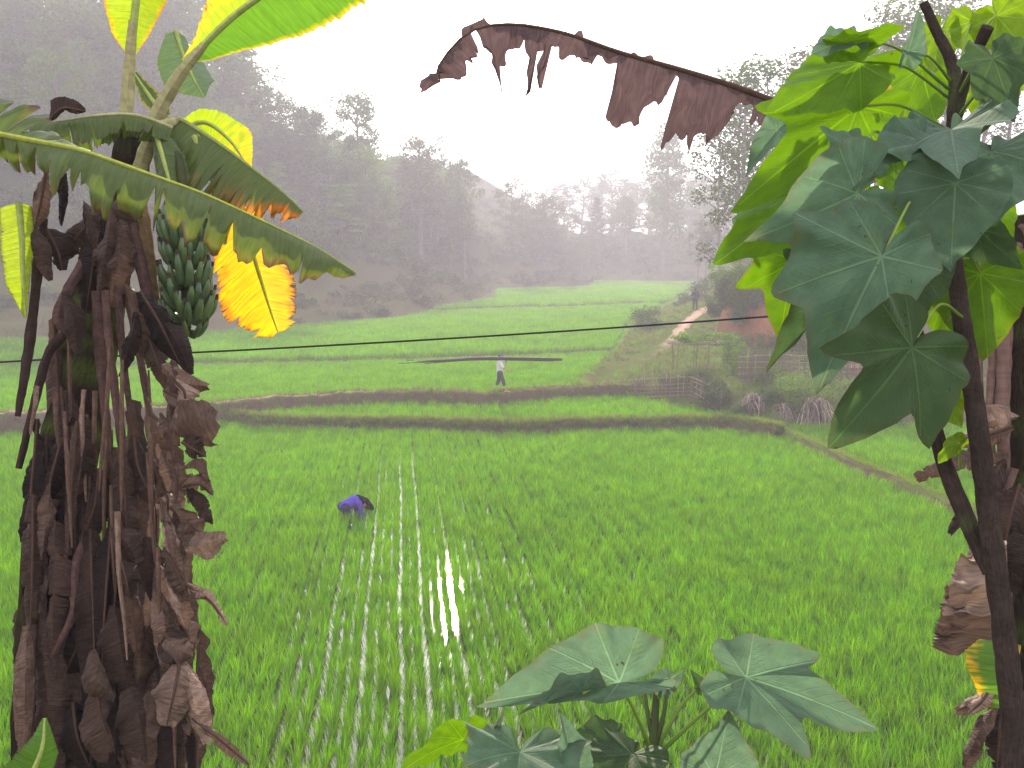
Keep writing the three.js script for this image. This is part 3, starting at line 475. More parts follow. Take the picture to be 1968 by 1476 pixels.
// hut behind the leaves
{
  const o = P(1730, 690, 49); o.y = land(o.x, o.z); const t = thing('garden_hut', o, 'small hut with a dark sloping roof behind the brown stem', 'hut');
  const brick = std(col(0.36, 0.15, 0.09), { map: texGrain, bumpMap: texGrain, bumpScale: 0.02 }), dark = std(col(0.10, 0.085, 0.085), { map: texBark, bumpMap: texBark, bumpScale: 0.03 }), lath = std(col(0.55, 0.5, 0.42), { map: texBark });
  const box = (w, h, d, x, y, z) => { const g = new THREE.BoxGeometry(w, h, d); g.translate(x, y, z); return g; };
  for (let i = 0; i < 9; i++) mesh('plank', box(3.6, 0.15, 0.06, -0.6 + rnd(-0.04, 0.04), 0.5 + i * 0.165, rnd(-0.012, 0.012)), std(col(0.34 + rnd(-0.05, 0.06), 0.15 + rnd(-0.02, 0.03), 0.1), { map: texBark }), t);
  mesh('wall', box(3.7, 2.0, 0.1, -0.6, 1.0, -0.1), brick, t); mesh('wall', box(0.1, 2.0, 2.4, 1.3, 1.0, -1.3), brick, t); mesh('sill', box(3.9, 0.08, 0.1, -0.6, 0.42, 0.09), lath, t);
  const roof = mesh('roof', box(3.2, 0.08, 2.6, 0, 0, 0), dark, t); roof.position.set(1.2, 2.3, -0.9); roof.rotation.x = 0.55; roof.rotation.z = -0.12;
  const barge = mesh('barge_board', box(0.08, 0.14, 2.7, 0, 0, 0), lath, t); barge.position.set(-0.42, 2.48, -0.9); barge.rotation.x = 0.55;
}
// ---------- people ----------
function fieldMesh(bones, cell, k = 0.03, squash) {                     // one smooth skin over tapered capsules
  const box = new THREE.Box3();
  for (const [a, ra, b, rb] of bones) { const r = Math.max(ra, rb) + cell * 3; box.expandByPoint(a.clone().addScalar(r)).expandByPoint(a.clone().addScalar(-r)).expandByPoint(b.clone().addScalar(r)).expandByPoint(b.clone().addScalar(-r)); }
  const c = box.getCenter(V3()), s = box.getSize(V3()), half = Math.max(s.x, s.y, s.z) / 2, res = Math.min(120, Math.ceil(2 * half / cell) + 4), mc = new MarchingCubes(res, new THREE.MeshBasicMaterial(), false, false, 200000), p = V3(), d = V3(), q = V3();
  for (let z = 0; z < res; z++) for (let y = 0; y < res; y++) for (let x = 0; x < res; x++) {
    p.set(c.x + (x - res / 2) / (res / 2) * half, c.y + (y - res / 2) / (res / 2) * half, c.z + (z - res / 2) / (res / 2) * half);
    let v = 1e3;
    for (const [a, ra, b, rb] of bones) { d.subVectors(b, a); q.subVectors(p, a); const t = clamp(q.dot(d) / (d.lengthSq() + 1e-9), 0, 1), e = q.addScaledVector(d, -t).length() - lerp(ra, rb, t), h = clamp(0.5 + 0.5 * (v - e) / k, 0, 1); v = lerp(v, e, h) - k * h * (1 - h); }
    mc.field[res * res * z + res * y + x] = -v;
  }
  mc.isolation = 0; mc.update();
  const n = mc.count, pos = Array.from(mc.positionArray.subarray(0, n * 3)), g = new THREE.BufferGeometry();
  for (let i = 0; i < n; i++) { pos[i * 3] = c.x + pos[i * 3] * half; pos[i * 3 + 1] = c.y + pos[i * 3 + 1] * half; pos[i * 3 + 2] = c.z + pos[i * 3 + 2] * half; }
  g.setAttribute('position', new THREE.Float32BufferAttribute(pos, 3));
  const m = mergeVertices(g, 1e-5); m.computeVertexNormals();
  return m;
}
const J = (x, y, z) => V3(x, y, z);
function hand(at, along, out, curl) {                                   // palm, four fingers of different lengths, thumb from the side
  const f = along.clone().normalize(), o = out.clone().addScaledVector(f, -out.dot(f)).normalize(), s = f.clone().cross(o), bones = [], pt = (a, b, c) => at.clone().addScaledVector(f, a).addScaledVector(s, b).addScaledVector(o, c);
  for (const b of [-0.028, -0.009, 0.01, 0.027]) bones.push([pt(0, b * 0.7, 0), 0.015, pt(0.075, b, 0), 0.011]);
  [[-0.03, 0.058], [-0.01, 0.075], [0.01, 0.08], [0.029, 0.07]].forEach(([b, l]) => { const k1 = pt(0.08 + l * 0.45, b, l * 0.3 * curl), k2 = pt(0.08 + l * (0.95 - 0.5 * curl), b, l * 0.8 * curl); bones.push([pt(0.078, b, 0), 0.0095, k1, 0.009], [k1, 0.009, k2, 0.0075]); });
  const t1 = pt(0.045, 0.055, 0.015), t2 = pt(0.075, 0.06, 0.035); bones.push([pt(0.012, 0.022, 0), 0.013, t1, 0.011], [t1, 0.0105, t2, 0.0085]);
  return fieldMesh(bones, 0.0045, 0.006);
}
function head(at, face, up = V3(0, 1, 0), s = 1) {                      // skull, jaw, nose, ears
  const f = face.clone().normalize(), u = up.clone().addScaledVector(f, -up.dot(f)).normalize(), r = f.clone().cross(u), p = (a, b, c) => at.clone().addScaledVector(f, a * s).addScaledVector(u, b * s).addScaledVector(r, c * s);
  return { geo: fieldMesh([[p(-0.02, 0.03, 0), 0.092 * s, p(0.015, 0.02, 0), 0.088 * s], [p(0.03, -0.05, 0), 0.066 * s, p(0.055, -0.085, 0), 0.04 * s], [p(0.09, 0.02, 0), 0.012 * s, p(0.108, -0.022, 0), 0.015 * s], [p(0, 0.015, 0.088), 0.012 * s, p(-0.006, -0.03, 0.088), 0.016 * s], [p(0, 0.015, -0.088), 0.012 * s, p(-0.006, -0.03, -0.088), 0.016 * s], [p(0.083, -0.058, 0.02), 0.012 * s, p(0.083, -0.058, -0.02), 0.012 * s]], 0.008, 0.02),
    eyes: [0.034, -0.034].map((c) => { const g = new THREE.SphereGeometry(0.012 * s, 8, 6), q = p(0.088, 0.018, c); g.translate(q.x, q.y, q.z); return g; }), at: p };
}
const skin = std(col(0.36, 0.20, 0.13), { roughness: 0.6 }), eyeMat = std(col(0.03, 0.02, 0.02), { roughness: 0.3 });
function person(at, label, turn, k) {                                   // k: joints; shirt, trousers, headwear follow the limbs
  const t = thing('person', at, label, 'person'); t.rotation.y = turn;
  const hd = head(k.head, k.face, k.headUp), legs = k.legs.flatMap(([a, b, c, d]) => [[a, 0.088, b, 0.058], [b, 0.055, c, 0.036], [c, 0.036, d, 0.024]]), arms = k.arms.flatMap(([a, b, c]) => [[a, 0.05, b, 0.04], [b, 0.039, c, 0.027]]);
  const sh = k.arms.map((a) => a[0]), hips = k.legs.map((l) => l[0]), torso = [[k.pelvis, 0.125, k.chest, 0.13], [sh[0], 0.06, sh[1], 0.06], [hips[0], 0.1, hips[1], 0.1], [k.chest, 0.12, k.neck, 0.055], [k.neck, 0.052, k.head, 0.05]];
  mesh('body', mergeGeometries([fieldMesh([...torso, ...legs, ...arms], 0.018, 0.035), hd.geo, ...k.arms.map((a) => hand(a[2], a[2].clone().sub(a[1]), a[3] ?? V3(0, 0, 1), a[4] ?? 0.7))].map((g) => { g.deleteAttribute('uv'); return g; })), skin, t);
  hd.eyes.forEach((e) => mesh('eye', e, eyeMat, t));
  const part = (a, b, u) => a.clone().lerp(b, u);
  mesh('shirt', fieldMesh([[k.pelvis, 0.148, k.chest, 0.152], [sh[0], 0.078, sh[1], 0.078], [k.chest, 0.135, k.neck, 0.062], ...k.arms.flatMap(([a, b, c]) => k.sleeve > 1 ? [[a, 0.074, b, 0.06], [b, 0.06, part(b, c, 0.9), 0.048]] : [[a, 0.076, part(a, b, 0.9), 0.068]])], 0.018, 0.035), std(k.shirt, { map: null, roughness: 0.95 }), t);
  mesh('trousers', fieldMesh([[hips[0], 0.125, hips[1], 0.125], ...k.legs.flatMap(([a, b, c]) => [[a, 0.112, b, 0.082], [b, 0.08, part(b, c, k.cuff), 0.072]])], 0.018, 0.03), std(k.trousers, { roughness: 0.95 }), t);
  if (k.shoe) k.legs.forEach(([, , c, d]) => mesh('shoe', fieldMesh([[c.clone().add(V3(-0.05, -0.05, 0)), 0.04, d, 0.034]], 0.012, 0.01), std(k.shoe), t));
  if (k.cap) { const g = fieldMesh([[hd.at(-0.025, 0.06, 0), 0.088, hd.at(0.02, 0.058, 0), 0.085], [hd.at(0.05, 0.055, 0), 0.05, hd.at(0.13, 0.045, 0), 0.03]], 0.012, 0.02); mesh('cap', g, std(k.cap), t); }
  if (k.hat) { const g = new THREE.LatheGeometry([[0.001, 0.145], [0.04, 0.135], [0.1, 0.1], [0.24, 0.03], [0.31, -0.005], [0.305, -0.014], [0.1, 0.085], [0.001, 0.125]].map(([x, y]) => new THREE.Vector2(x, y)), 28), m = mesh('hat', g, std(k.hat, { map: texGrain }), t); m.position.copy(hd.at(-0.01, 0.06, 0)); m.quaternion.setFromUnitVectors(V3(0, 1, 0), k.hatUp.clone().normalize()); }
  if (k.hair) mesh('hair', fieldMesh([[hd.at(-0.03, 0.045, 0), 0.093, hd.at(0.0, 0.055, 0), 0.086], [hd.at(-0.05, 0, 0.03), 0.06, hd.at(-0.05, -0.04, -0.03), 0.05]], 0.012, 0.02), std(k.hair), t);
  return t;
}
const carrierAt = G(961, 747, 1.0); carrierAt.z = z1(carrierAt.x) - 0.08; carrierAt.y = 0.95 * (1 + 0.06 * n2(carrierAt.x * 0.3, 3.95)) + 0.05 * n2(carrierAt.x * 1.4, carrierAt.z) - 0.01;
person(carrierAt, 'person in a pale shirt and rolled dark trousers carrying long poles along the bund', 0, {
  pelvis: J(0.0, 0.88, 0), chest: J(0.0, 1.22, 0), neck: J(0.015, 1.4, 0), head: J(0.04, 1.53, -0.02), face: V3(1, -0.1, 0.1), headUp: V3(0.05, 1, 0),
  legs: [[J(0, 0.86, 0.09), J(0.14, 0.49, 0.1), J(0.27, 0.09, 0.1), J(0.41, 0.03, 0.1)], [J(0, 0.86, -0.09), J(-0.07, 0.47, -0.09), J(-0.24, 0.13, -0.09), J(-0.14, 0.03, -0.09)]],
  arms: [[J(0.0, 1.34, 0.18), J(0.13, 1.12, 0.24), J(0.36, 1.03, 0.2), V3(0, 0, -1), 0.5], [J(0.0, 1.34, -0.18), J(0.26, 1.3, -0.12), J(0.24, 1.49, 0.06), V3(-0.3, 0, 1), 1]],
  shirt: col(0.52, 0.49, 0.50), trousers: col(0.055, 0.055, 0.065), cuff: 0.35, sleeve: 1, cap: col(0.10, 0.09, 0.11), shoe: col(0.5, 0.36, 0.24), hair: col(0.02, 0.018, 0.018) });
person(onLand(G(1336, 588, 2.75).x, G(1336, 588, 2.75).z), 'person in dark clothes standing on the path near the bushes, one arm bent', Math.PI * 0.55, {
  pelvis: J(0, 0.9, 0), chest: J(0.0, 1.25, 0), neck: J(0.01, 1.43, 0), head: J(0.03, 1.57, 0), face: V3(1, 0, 0.1),
  legs: [[J(0, 0.88, 0.1), J(0.03, 0.48, 0.13), J(0, 0.08, 0.15), J(0.15, 0.03, 0.17)], [J(0, 0.88, -0.1), J(0.02, 0.48, -0.12), J(-0.02, 0.08, -0.14), J(0.13, 0.03, -0.16)]],
  arms: [[J(0, 1.37, 0.2), J(-0.05, 1.1, 0.26), J(0.14, 1.02, 0.2)], [J(0, 1.37, -0.2), J(0.08, 1.12, -0.28), J(0.2, 1.36, -0.18)]],
  shirt: col(0.035, 0.035, 0.05), trousers: col(0.02, 0.02, 0.028), cuff: 0.9, sleeve: 2, shoe: col(0.03, 0.025, 0.02), hair: col(0.015, 0.013, 0.013) });
person(G(677, 1016, -0.16), 'person in a purple top and dark trousers bent double among the rice', 0.55, {
  pelvis: J(-0.2, 0.62, 0), chest: J(0.08, 0.73, 0), neck: J(0.21, 0.68, 0), head: J(0.31, 0.62, 0), face: V3(0.45, -0.9, 0), headUp: V3(0.9, 0.45, 0),
  legs: [[J(-0.22, 0.6, 0.1), J(-0.12, 0.3, 0.14), J(-0.24, 0.02, 0.14), J(-0.1, -0.03, 0.16)], [J(-0.22, 0.6, -0.1), J(-0.06, 0.3, -0.12), J(-0.14, 0.02, -0.12), J(0.0, -0.03, -0.12)]],
  arms: [[J(0.13, 0.7, 0.18), J(0.18, 0.4, 0.2), J(0.22, 0.14, 0.14)], [J(0.13, 0.7, -0.18), J(0.22, 0.42, -0.2), J(0.3, 0.16, -0.1)]],
  shirt: col(0.075, 0.045, 0.27), trousers: col(0.025, 0.02, 0.06), cuff: 0.7, sleeve: 2, hat: col(0.022, 0.016, 0.016), hatUp: V3(0.75, 0.62, -0.25), hair: col(0.015, 0.013, 0.013) });
{
  const poleMat = std(col(0.06, 0.05, 0.048), { map: texBark, roughness: 0.75 }), lightPole = std(col(0.30, 0.25, 0.2), { map: texBark });
  [[-4.1, 2.75, 0.055, 0.21, 0.027], [-3.9, 2.72, -0.01, 0.25, 0.028], [-3.6, 2.7, 0.03, 0.15, 0.024], [-4.45, 2.35, -0.045, 0.19, 0.025], [-3.75, 2.76, 0.08, 0.27, 0.022], [-3.3, 2.6, -0.03, 0.13, 0.025]].forEach(([a, b, dy, z, r], i) => {
    const pts = [V3(a, 1.33 + dy * 1.6 + rnd(-0.05, 0.05), z - 0.02), V3(a * 0.62, 1.41 + dy * 0.9, z), V3(a * 0.25, 1.49 + dy, z), V3(b * 0.5, 1.475 + dy, z), V3(b, 1.45 + dy, z + 0.02)].map((p) => p.add(carrierAt));
    tag(mesh('bamboo_pole', tube(pts, [0.014, r, r * 1.12, r * 1.15, r * 1.1], { n: 24, m: 8, rough: 0.06 }), i === 4 ? lightPole : poleMat), 'long dark pole in the bundle carried on the shoulder by the walking person', 'pole', 'poles carried on the shoulder');
  });
}
// ---------- cable ----------
{
  const pts = [[-560, 733, 6.9], [25, 694.5, 6.9], [500, 671, 6.95], [1000, 642, 7], [1480, 608, 7.1], [2500, 528, 7.3]].map((a) => P(...a));
  tag(mesh('cable', tube(pts, [0.0065], { n: 60, m: 7 }), std(col(0.02, 0.02, 0.02), { roughness: 0.6 })), 'thin black cable strung across the valley view in front of the paddies', 'cable');
}
// ---------- banana plants ----------
const bananaMat = new THREE.MeshPhysicalMaterial({ color: 0xffffff, vertexColors: true, map: texStreak, bumpMap: texStreak, bumpScale: 0.012, roughness: 0.95, transmission: 0.5, thickness: 0, ior: 1.25, specularIntensity: 0.15, sheen: 0.7, sheenColor: col(0.75, 0.8, 0.85), sheenRoughness: 0.5, clearcoat: 0.8, clearcoatRoughness: 0.45, side: THREE.DoubleSide });
const deadMat = new THREE.MeshPhysicalMaterial({ color: 0xffffff, vertexColors: true, map: texStreak, bumpMap: texStreak, bumpScale: 0.02, roughness: 0.92, transmission: 0.24, thickness: 0, ior: 1.25, specularIntensity: 0.15, clearcoat: 0.12, clearcoatRoughness: 0.5, side: THREE.DoubleSide });
const ribMat = std(0xffffff, { vertexColors: true, map: texStreak, roughness: 0.6 });
const along = (arr, t) => { const x = clamp(t, 0, 1) * (arr.length - 1), k = Math.min(arr.length - 2, Math.floor(x)); return arr.length === 1 ? arr[0] : lerp(arr[k], arr[k + 1], x - k); };
const pxOf = (p) => { const q = p.clone().sub(EYE).applyQuaternion(camera.quaternion.clone().invert()); return W / 2 - q.x / q.z * F; };
const toCam = (p) => EYE.clone().sub(p).normalize();
// A leaf along a midrib. mid: [px, py, metres] ...; wl, wr: widths of the two halves in pixels of the photograph along the way; al, ar: how far each half
// droops at the rib and at the edge, in degrees; tears: how many splits; up: 'sky' or 'cam'; twist: turn about the midrib at its start and end.
function bananaLeaf(parent, name, o) {
  const r = rng(o.seed ?? 1), base = parent.position, mid = o.mid.map((a) => P(...a)), curve = new THREE.CatmullRomCurve3(mid), n = o.n ?? 110, m = o.m ?? 8, scale = o.mid.reduce((s, a) => s + a[2], 0) / o.mid.length / F;
  const tears = [0]; if (o.tears) { let at = 0; for (;;) { at += (0.25 + 1.5 * r() * r() + 0.35 * r()) / o.tears; if (at > 0.97) break; tears.push(at); } } tears.push(1);
  const seg = tears.map(() => [(r() - 0.5), (r() - 0.5), 0.75 + 0.35 * r(), (r() - 0.5)]), seed = r() * 50, pos = [], uv = [], c = [], idx = [];
  const frames = []; for (let i = 0; i <= n; i++) { const p = curve.getPointAt(i / n), T = curve.getTangentAt(i / n), U = (o.up === 'cam' ? toCam(p) : o.upV ? o.upV.clone() : V3(0, 1, 0)); U.addScaledVector(T, -U.dot(T)).normalize(); U.applyAxisAngle(T, rad(along(o.twist ?? [0, 0], i / n))); frames.push([p, T, U, T.clone().cross(U)]); }
  const len = curve.getLength();
  for (const side of [1, -1]) {
    const ws = side > 0 ? o.wr : o.wl, an = side > 0 ? o.ar : o.al; if (!ws) continue;
    const start = pos.length / 3;
    for (let i = 0; i <= n; i++) {
      const t = i / n, [p0, T, U, S] = frames[i]; let k = 0; while (k < tears.length - 2 && t >= tears[k + 1]) k++;
      const g = seg[k], near = Math.min(Math.abs(t - tears[k]), Math.abs(tears[k + 1] - t)), notch = tears.length > 2 && (k > 0 || t > tears[1] / 2) ? sstep(near, 0, 0.006 + 0.012 * Math.abs(g[3])) : 1;
      const w = (typeof ws === 'function' ? ws(t, pxOf(p0)) : along(ws, t)) * scale * (tears.length > 2 ? g[2] : 1) * (1 + (o.rag ?? 0.05) * n2(t * 38 + seed, side * 3 + seed) + (o.rag ?? 0.05) * 0.8 * n2(t * 110, seed + side));
      const q = p0.clone(), st = o.flap ?? 22;
      for (let j = 0; j <= m; j++) {
        const a = j / m, e = Math.min(a, lerp(g[2] > 0.9 ? 0.12 : g[2] > 0.82 ? 0.5 : 0.78, 1, notch));
        if (j) { const ang = rad(lerp(an[0], an[1], Math.pow(a, o.bend ?? 0.5)) + (o.tears ? g[0] * st * a : 0)), ww = (a - (j - 1) / m) * w * (e < a ? 0.04 : 1); q.addScaledVector(S, side * Math.cos(ang) * ww).addScaledVector(U, -Math.sin(ang) * ww).addScaledVector(T, (o.sweep ?? 0.15) * ww + (o.tears ? g[1] * 0.25 * ww * a : 0)); }
        const x = q.clone(), cr = o.crumple ?? 0.004; x.addScaledVector(U, cr * a * (n3(q.x * 9 + seed, q.y * 9, q.z * 9) + 0.5 * n3(q.x * 25, q.y * 25 + seed, q.z * 25))); x.addScaledVector(T, cr * 0.6 * a * n3(q.x * 11, q.y * 11, q.z * 11 + seed));
        if (o.wave) x.addScaledVector(U, o.wave * a * Math.sin(t * (o.waves ?? 12) * 6.28 + seed + side));
        x.sub(base); pos.push(x.x, x.y, x.z); uv.push(a * w * 2.2 + seed, t * len * 2.2 + (side > 0 ? 0 : 0.3)); const cc = o.color(t, a, side, n2(t * 9 + seed, a * 2 + side * 5), n2(t * 34 + seed, a * 5)); c.push(cc.r, cc.g, cc.b);
        if (i < n && j < m) { const b = start + i * (m + 1) + j, d = b + m + 1; side > 0 ? idx.push(b, d, b + 1, d, d + 1, b + 1) : idx.push(b, b + 1, d, d, b + 1, d + 1); }
      }
    }
  }
  const leaf = mesh(name, geoOf(pos, idx, uv, c), o.mat ?? bananaMat, parent);
  if (o.rib !== 0) { const rc = o.ribColor ?? col(0.3, 0.36, 0.1); mesh('midrib', tube(frames.filter((_, i) => i % 10 === 0 || i === n).map(([p, , U]) => p.clone().sub(base).addScaledVector(U, -0.001)), o.rib ?? [0.013, 0.009, 0.003], { n: 40, m: 7, color: () => rc }), ribMat, leaf); }
  return leaf;
}
const GREEN = col(0.115, 0.27, 0.015), OLIVE = col(0.095, 0.14, 0.012), YELLOW = col(0.92, 0.52, 0.004), ORANGE = col(0.75, 0.22, 0.004), CHAR = col(0.10, 0.045, 0.03), LIME = col(0.34, 0.46, 0.008);
const DEAD = [col(0.145, 0.09, 0.065), col(0.078, 0.046, 0.033), col(0.024, 0.014, 0.011), col(0.27, 0.18, 0.135)];
const greenEdge = (body, edge, margin, amt = 0.75) => (t, a, s, x, y) => { let c = mixc(body, edge, sstep(a + 0.18 * x, amt, amt + 0.2)); c = mixc(c, margin, sstep(a + 0.14 * y, 0.91, 1.0)); return c.multiplyScalar(0.9 + 0.12 * y); };
const deadTone = (k, dark = 0.35, gain = 1) => (t, a, s, x, y) => mixc(DEAD[k], DEAD[2], dark * (0.5 + 0.5 * x)).multiplyScalar(gain * (0.95 + 0.22 * y));
const pseudoMat = std(0xffffff, { vertexColors: true, map: rep(texBark, 3, 1.2), bumpMap: rep(texBark, 3, 1.2), bumpScale: 0.015, roughness: 0.75 });
const stalk = (parent, name, pts, radii, k, mat = ribMat) => mesh(name, tube(pts.map((a) => P(...a).sub(parent.position)), radii, { n: Math.max(14, pts.length * 8), m: 8, rough: 0.14, freq: 14, color: Array.isArray(k) ? (u, v) => mixc(k[0], k[1], 0.5 + 0.5 * n2(u * 12, v * 3)) : () => k }), mat, parent);
{
  const foot = P(85, 1900, 4.4); foot.y = land(foot.x, foot.z);
  const B = thing('banana_plant', foot, 'big banana plant on the left with a green bunch and a skirt of dead leaves', 'banana plant');
  const stemTone = (u, v, p) => { const a = n3(p.x * 6, p.y * 2.2, p.z * 6) * 0.5 + 0.5, b = n3(p.x * 22, p.y * 4, p.z * 22) * 0.5 + 0.5; return mixc(mixc(col(0.04, 0.03, 0.017), col(0.016, 0.010, 0.009), a), col(0.055, 0.07, 0.016), sstep(b * (1 - Math.abs(u - 0.45)), 0.42, 0.65)); };
  const stem = [[258, 232, 4.7], [248, 330, 4.7], [216, 480, 4.65], [182, 620, 4.6], [150, 780, 4.5], [112, 980, 4.4], [96, 1200, 4.35], [90, 1476, 4.35]].map((a) => P(...a).sub(foot)); stem.push(V3(0, -0.1, 0));
  mesh('pseudostem', tube(stem, [0.07, 0.085, 0.10, 0.115, 0.12, 0.13, 0.13, 0.14, 0.16], { n: 60, m: 18, rough: 0.06, freq: 7, color: stemTone, ur: 1 }), pseudoMat, B);
  // living leaves
  const leaf = (o) => bananaLeaf(B, 'leaf', o);
  leaf({ seed: 3, mid: [[-150, 228, 3.75], [20, 262, 3.7], [165, 291, 3.65], [250, 322, 3.65], [400, 376, 3.7], [520, 432, 3.75], [600, 470, 3.8], [684, 524, 3.85]], wl: [100, 104, 86, 60, 52, 46, 40, 8], al: [4, 52], wr: [60, 60, 72, 104, 132, 132, 122, 108, 16], ar: [26, 106], bend: 1.6, tears: 20, flap: 38, rag: 0.10, crumple: 0.012, twist: [80, 64, 10, 0, 0, 0, 0], color: greenEdge(OLIVE, col(0.17, 0.17, 0.02), CHAR, 0.76), ribColor: col(0.3, 0.33, 0.06) });
  leaf({ seed: 4, mid: [[285, 238, 4.75], [335, 228, 4.7], [400, 262, 4.6], [470, 312, 4.55], [540, 366, 4.5], [584, 408, 4.5]], wl: [10, 60, 95, 105, 90, 10], al: [0, 80], wr: [10, 90, 165, 180, 120, 12], ar: [5, 88], tears: 15, flap: 34, rag: 0.12, crumple: 0.015, color: (t, a, s, x, y) => mixc(mixc(OLIVE, ORANGE, sstep(t + 0.3 * x, 0.55, 0.95) * sstep(a, 0.3, 0.8)), CHAR, sstep(a + 0.2 * y, 0.86, 1)), ribColor: col(0.2, 0.24, 0.08) });
  leaf({ seed: 5, mid: [[466, 396, 4.8], [482, 470, 4.78], [505, 550, 4.75], [526, 616, 4.72], [534, 638, 4.72]], up: 'cam', wr: [56, 100, 120, 122, 76, 10], ar: [8, 30], wl: [40, 78, 88, 82, 66, 10], al: [10, 30], tears: 4, flap: 7, rag: 0.035, crumple: 0.012, sweep: 0.42, color: (t, a, s, x, y) => mixc(mixc(mixc(YELLOW, col(0.7, 0.6, 0.01), sstep(1 - a + 0.2 * x, 0.7, 1.1)), ORANGE, sstep(a + 0.25 * x, 0.7, 1) * 0.7), CHAR, sstep(a + 0.14 * y + (s < 0 ? 0.07 : 0), 0.95, 1.0)), ribColor: col(0.35, 0.33, 0.03) }).userData.label = 'bright yellow leaf hanging beside the bunch';
  leaf({ seed: 6, mid: [[253, 110, 4.7], [256, 60, 4.68], [262, 0, 4.65], [275, -110, 4.6], [300, -260, 4.6]], up: 'cam', twist: [12, 0], wl: [4, 40, 58, 64, 66, 70, 74, 78, 80], al: [8, 30], wr: [4, 30, 50, 66, 80, 92, 100, 100, 80], ar: [-4, 26], tears: 0, rag: 0.02, wave: 0.012, waves: 3, sweep: -0.1, color: greenEdge(LIME, col(0.6, 0.5, 0.01), ORANGE, 0.82), rib: [0.018, 0.016, 0.012] });
  leaf({ seed: 7, mid: [[354, 118, 4.6], [385, 92, 4.58], [440, 38, 4.55], [520, -20, 4.5], [640, -90, 4.45], [760, -130, 4.4]], up: 'cam', twist: [-18, -6], wl: [4, 55, 62, 70, 70, 40], al: [-12, 22], wr: [4, 70, 106, 118, 110, 50], ar: [6, 40], tears: 0, rag: 0.035, wave: 0.014, waves: 4, color: (t, a, s, x, y) => mixc(mixc(s < 0 ? LIME : GREEN, YELLOW, s < 0 ? sstep(a + 0.3 * x - t * 0.9, 0.2, 0.7) : sstep(a, 0.93, 1) * 0.6), CHAR, s < 0 && t < 0.45 ? sstep(a + 0.35 * y, 0.95, 1.1) : 0), rib: [0.016, 0.014, 0.01] });
  leaf({ seed: 8, mid: [[338, 60, 5.5], [352, 105, 5.48], [372, 150, 5.45], [392, 186, 5.45]], up: 'cam', twist: [-35, -30], wl: [20, 50, 52, 4], al: [0, 25], wr: [20, 52, 56, 4], ar: [10, 30], rag: 0.03, color: greenEdge(col(0.10, 0.17, 0.06), col(0.10, 0.17, 0.05), OLIVE, 0.9) });
  leaf({ seed: 9, mid: [[318, 225, 4.9], [288, 185, 4.95], [258, 140, 5]], up: 'cam', wl: [14, 20, 6], al: [0, 20], wr: [14, 18, 6], ar: [0, 20], color: greenEdge(OLIVE, LIME, ORANGE, 0.7) });
  leaf({ seed: 10, mid: [[352, 248, 5.0], [392, 235, 5.0], [440, 268, 5.0], [476, 320, 5.0]], up: 'cam', twist: [20, 0], wl: [14, 30, 42, 8], al: [0, 20], wr: [20, 60, 70, 12], ar: [0, 30], rag: 0.06, color: (t, a, s, x) => mixc(LIME, YELLOW, sstep(t + 0.3 * x, 0.5, 0.95)) });
  leaf({ seed: 11, mid: [[330, 246, 4.55], [262, 222, 4.45], [190, 222, 4.4], [120, 232, 4.35], [60, 238, 4.35]], wl: [40, 50, 60, 58, 30], al: [10, 70], wr: [34, 70, 70, 84, 40], ar: [-18, 84], twist: [0, 0], tears: 6, flap: 26, rag: 0.08, crumple: 0.01, color: greenEdge(OLIVE, GREEN, CHAR, 0.9), ribColor: col(0.3, 0.3, 0.14) });
  leaf({ seed: 12, mid: [[296, 246, 4.5], [312, 300, 4.45], [326, 350, 4.42], [338, 392, 4.4]], up: 'cam', twist: [30, 10], wr: [20, 42, 42, 6], ar: [10, 50], wl: [20, 44, 46, 6], al: [20, 60], rag: 0.05, crumple: 0.012, color: (t, a, s, x) => mixc(col(0.09, 0.14, 0.02), ORANGE, sstep(t + 0.2 * x, 0.78, 1) * 0.8) });
  leaf({ seed: 13, mid: [[372, 262, 4.6], [400, 320, 4.55], [420, 400, 4.5], [430, 470, 4.5]], up: 'cam', twist: [40, 20], wr: [20, 40, 36, 6], ar: [20, 60], wl: [14, 40, 42, 6], al: [10, 50], tears: 6, flap: 20, rag: 0.1, color: (t, a, s, x, y) => mixc(OLIVE, YELLOW, sstep(a + 0.4 * x, 0.6, 1)) });
  leaf({ seed: 14, mid: [[36, 390, 3.9], [42, 460, 3.9], [44, 540, 3.9], [50, 610, 3.92]], up: 'cam', wr: [40, 44, 36, 4], ar: [0, 40], wl: [26, 26, 14, 2], al: [0, 40], rag: 0.03, color: greenEdge(LIME, GREEN, CHAR, 0.93) });
  leaf({ seed: 15, mid: [[40, 1530, 3.5], [80, 1440, 3.5], [86, 1380, 3.52]], up: 'cam', twist: [30, 20], wr: [70, 50, 4], ar: [0, 40], wl: [60, 40, 4], al: [0, 40], color: greenEdge(GREEN, GREEN, OLIVE, 0.95) });
  leaf({ seed: 16, mid: [[190, 980, 4.9], [172, 1090, 4.9], [150, 1200, 4.9], [128, 1270, 4.9]], up: 'cam', wr: [30, 62, 60, 6], ar: [0, 30], wl: [20, 60, 54, 6], al: [0, 30], color: greenEdge(col(0.09, 0.16, 0.02), OLIVE, CHAR, 0.93) });
  leaf({ seed: 17, mid: [[262, 985, 4.9], [250, 1060, 4.9], [232, 1170, 4.9], [225, 1210, 4.9]], up: 'cam', wr: [20, 50, 44, 4], ar: [0, 30], wl: [20, 46, 40, 4], al: [0, 30], color: greenEdge(col(0.08, 0.13, 0.02), OLIVE, CHAR, 0.93) });
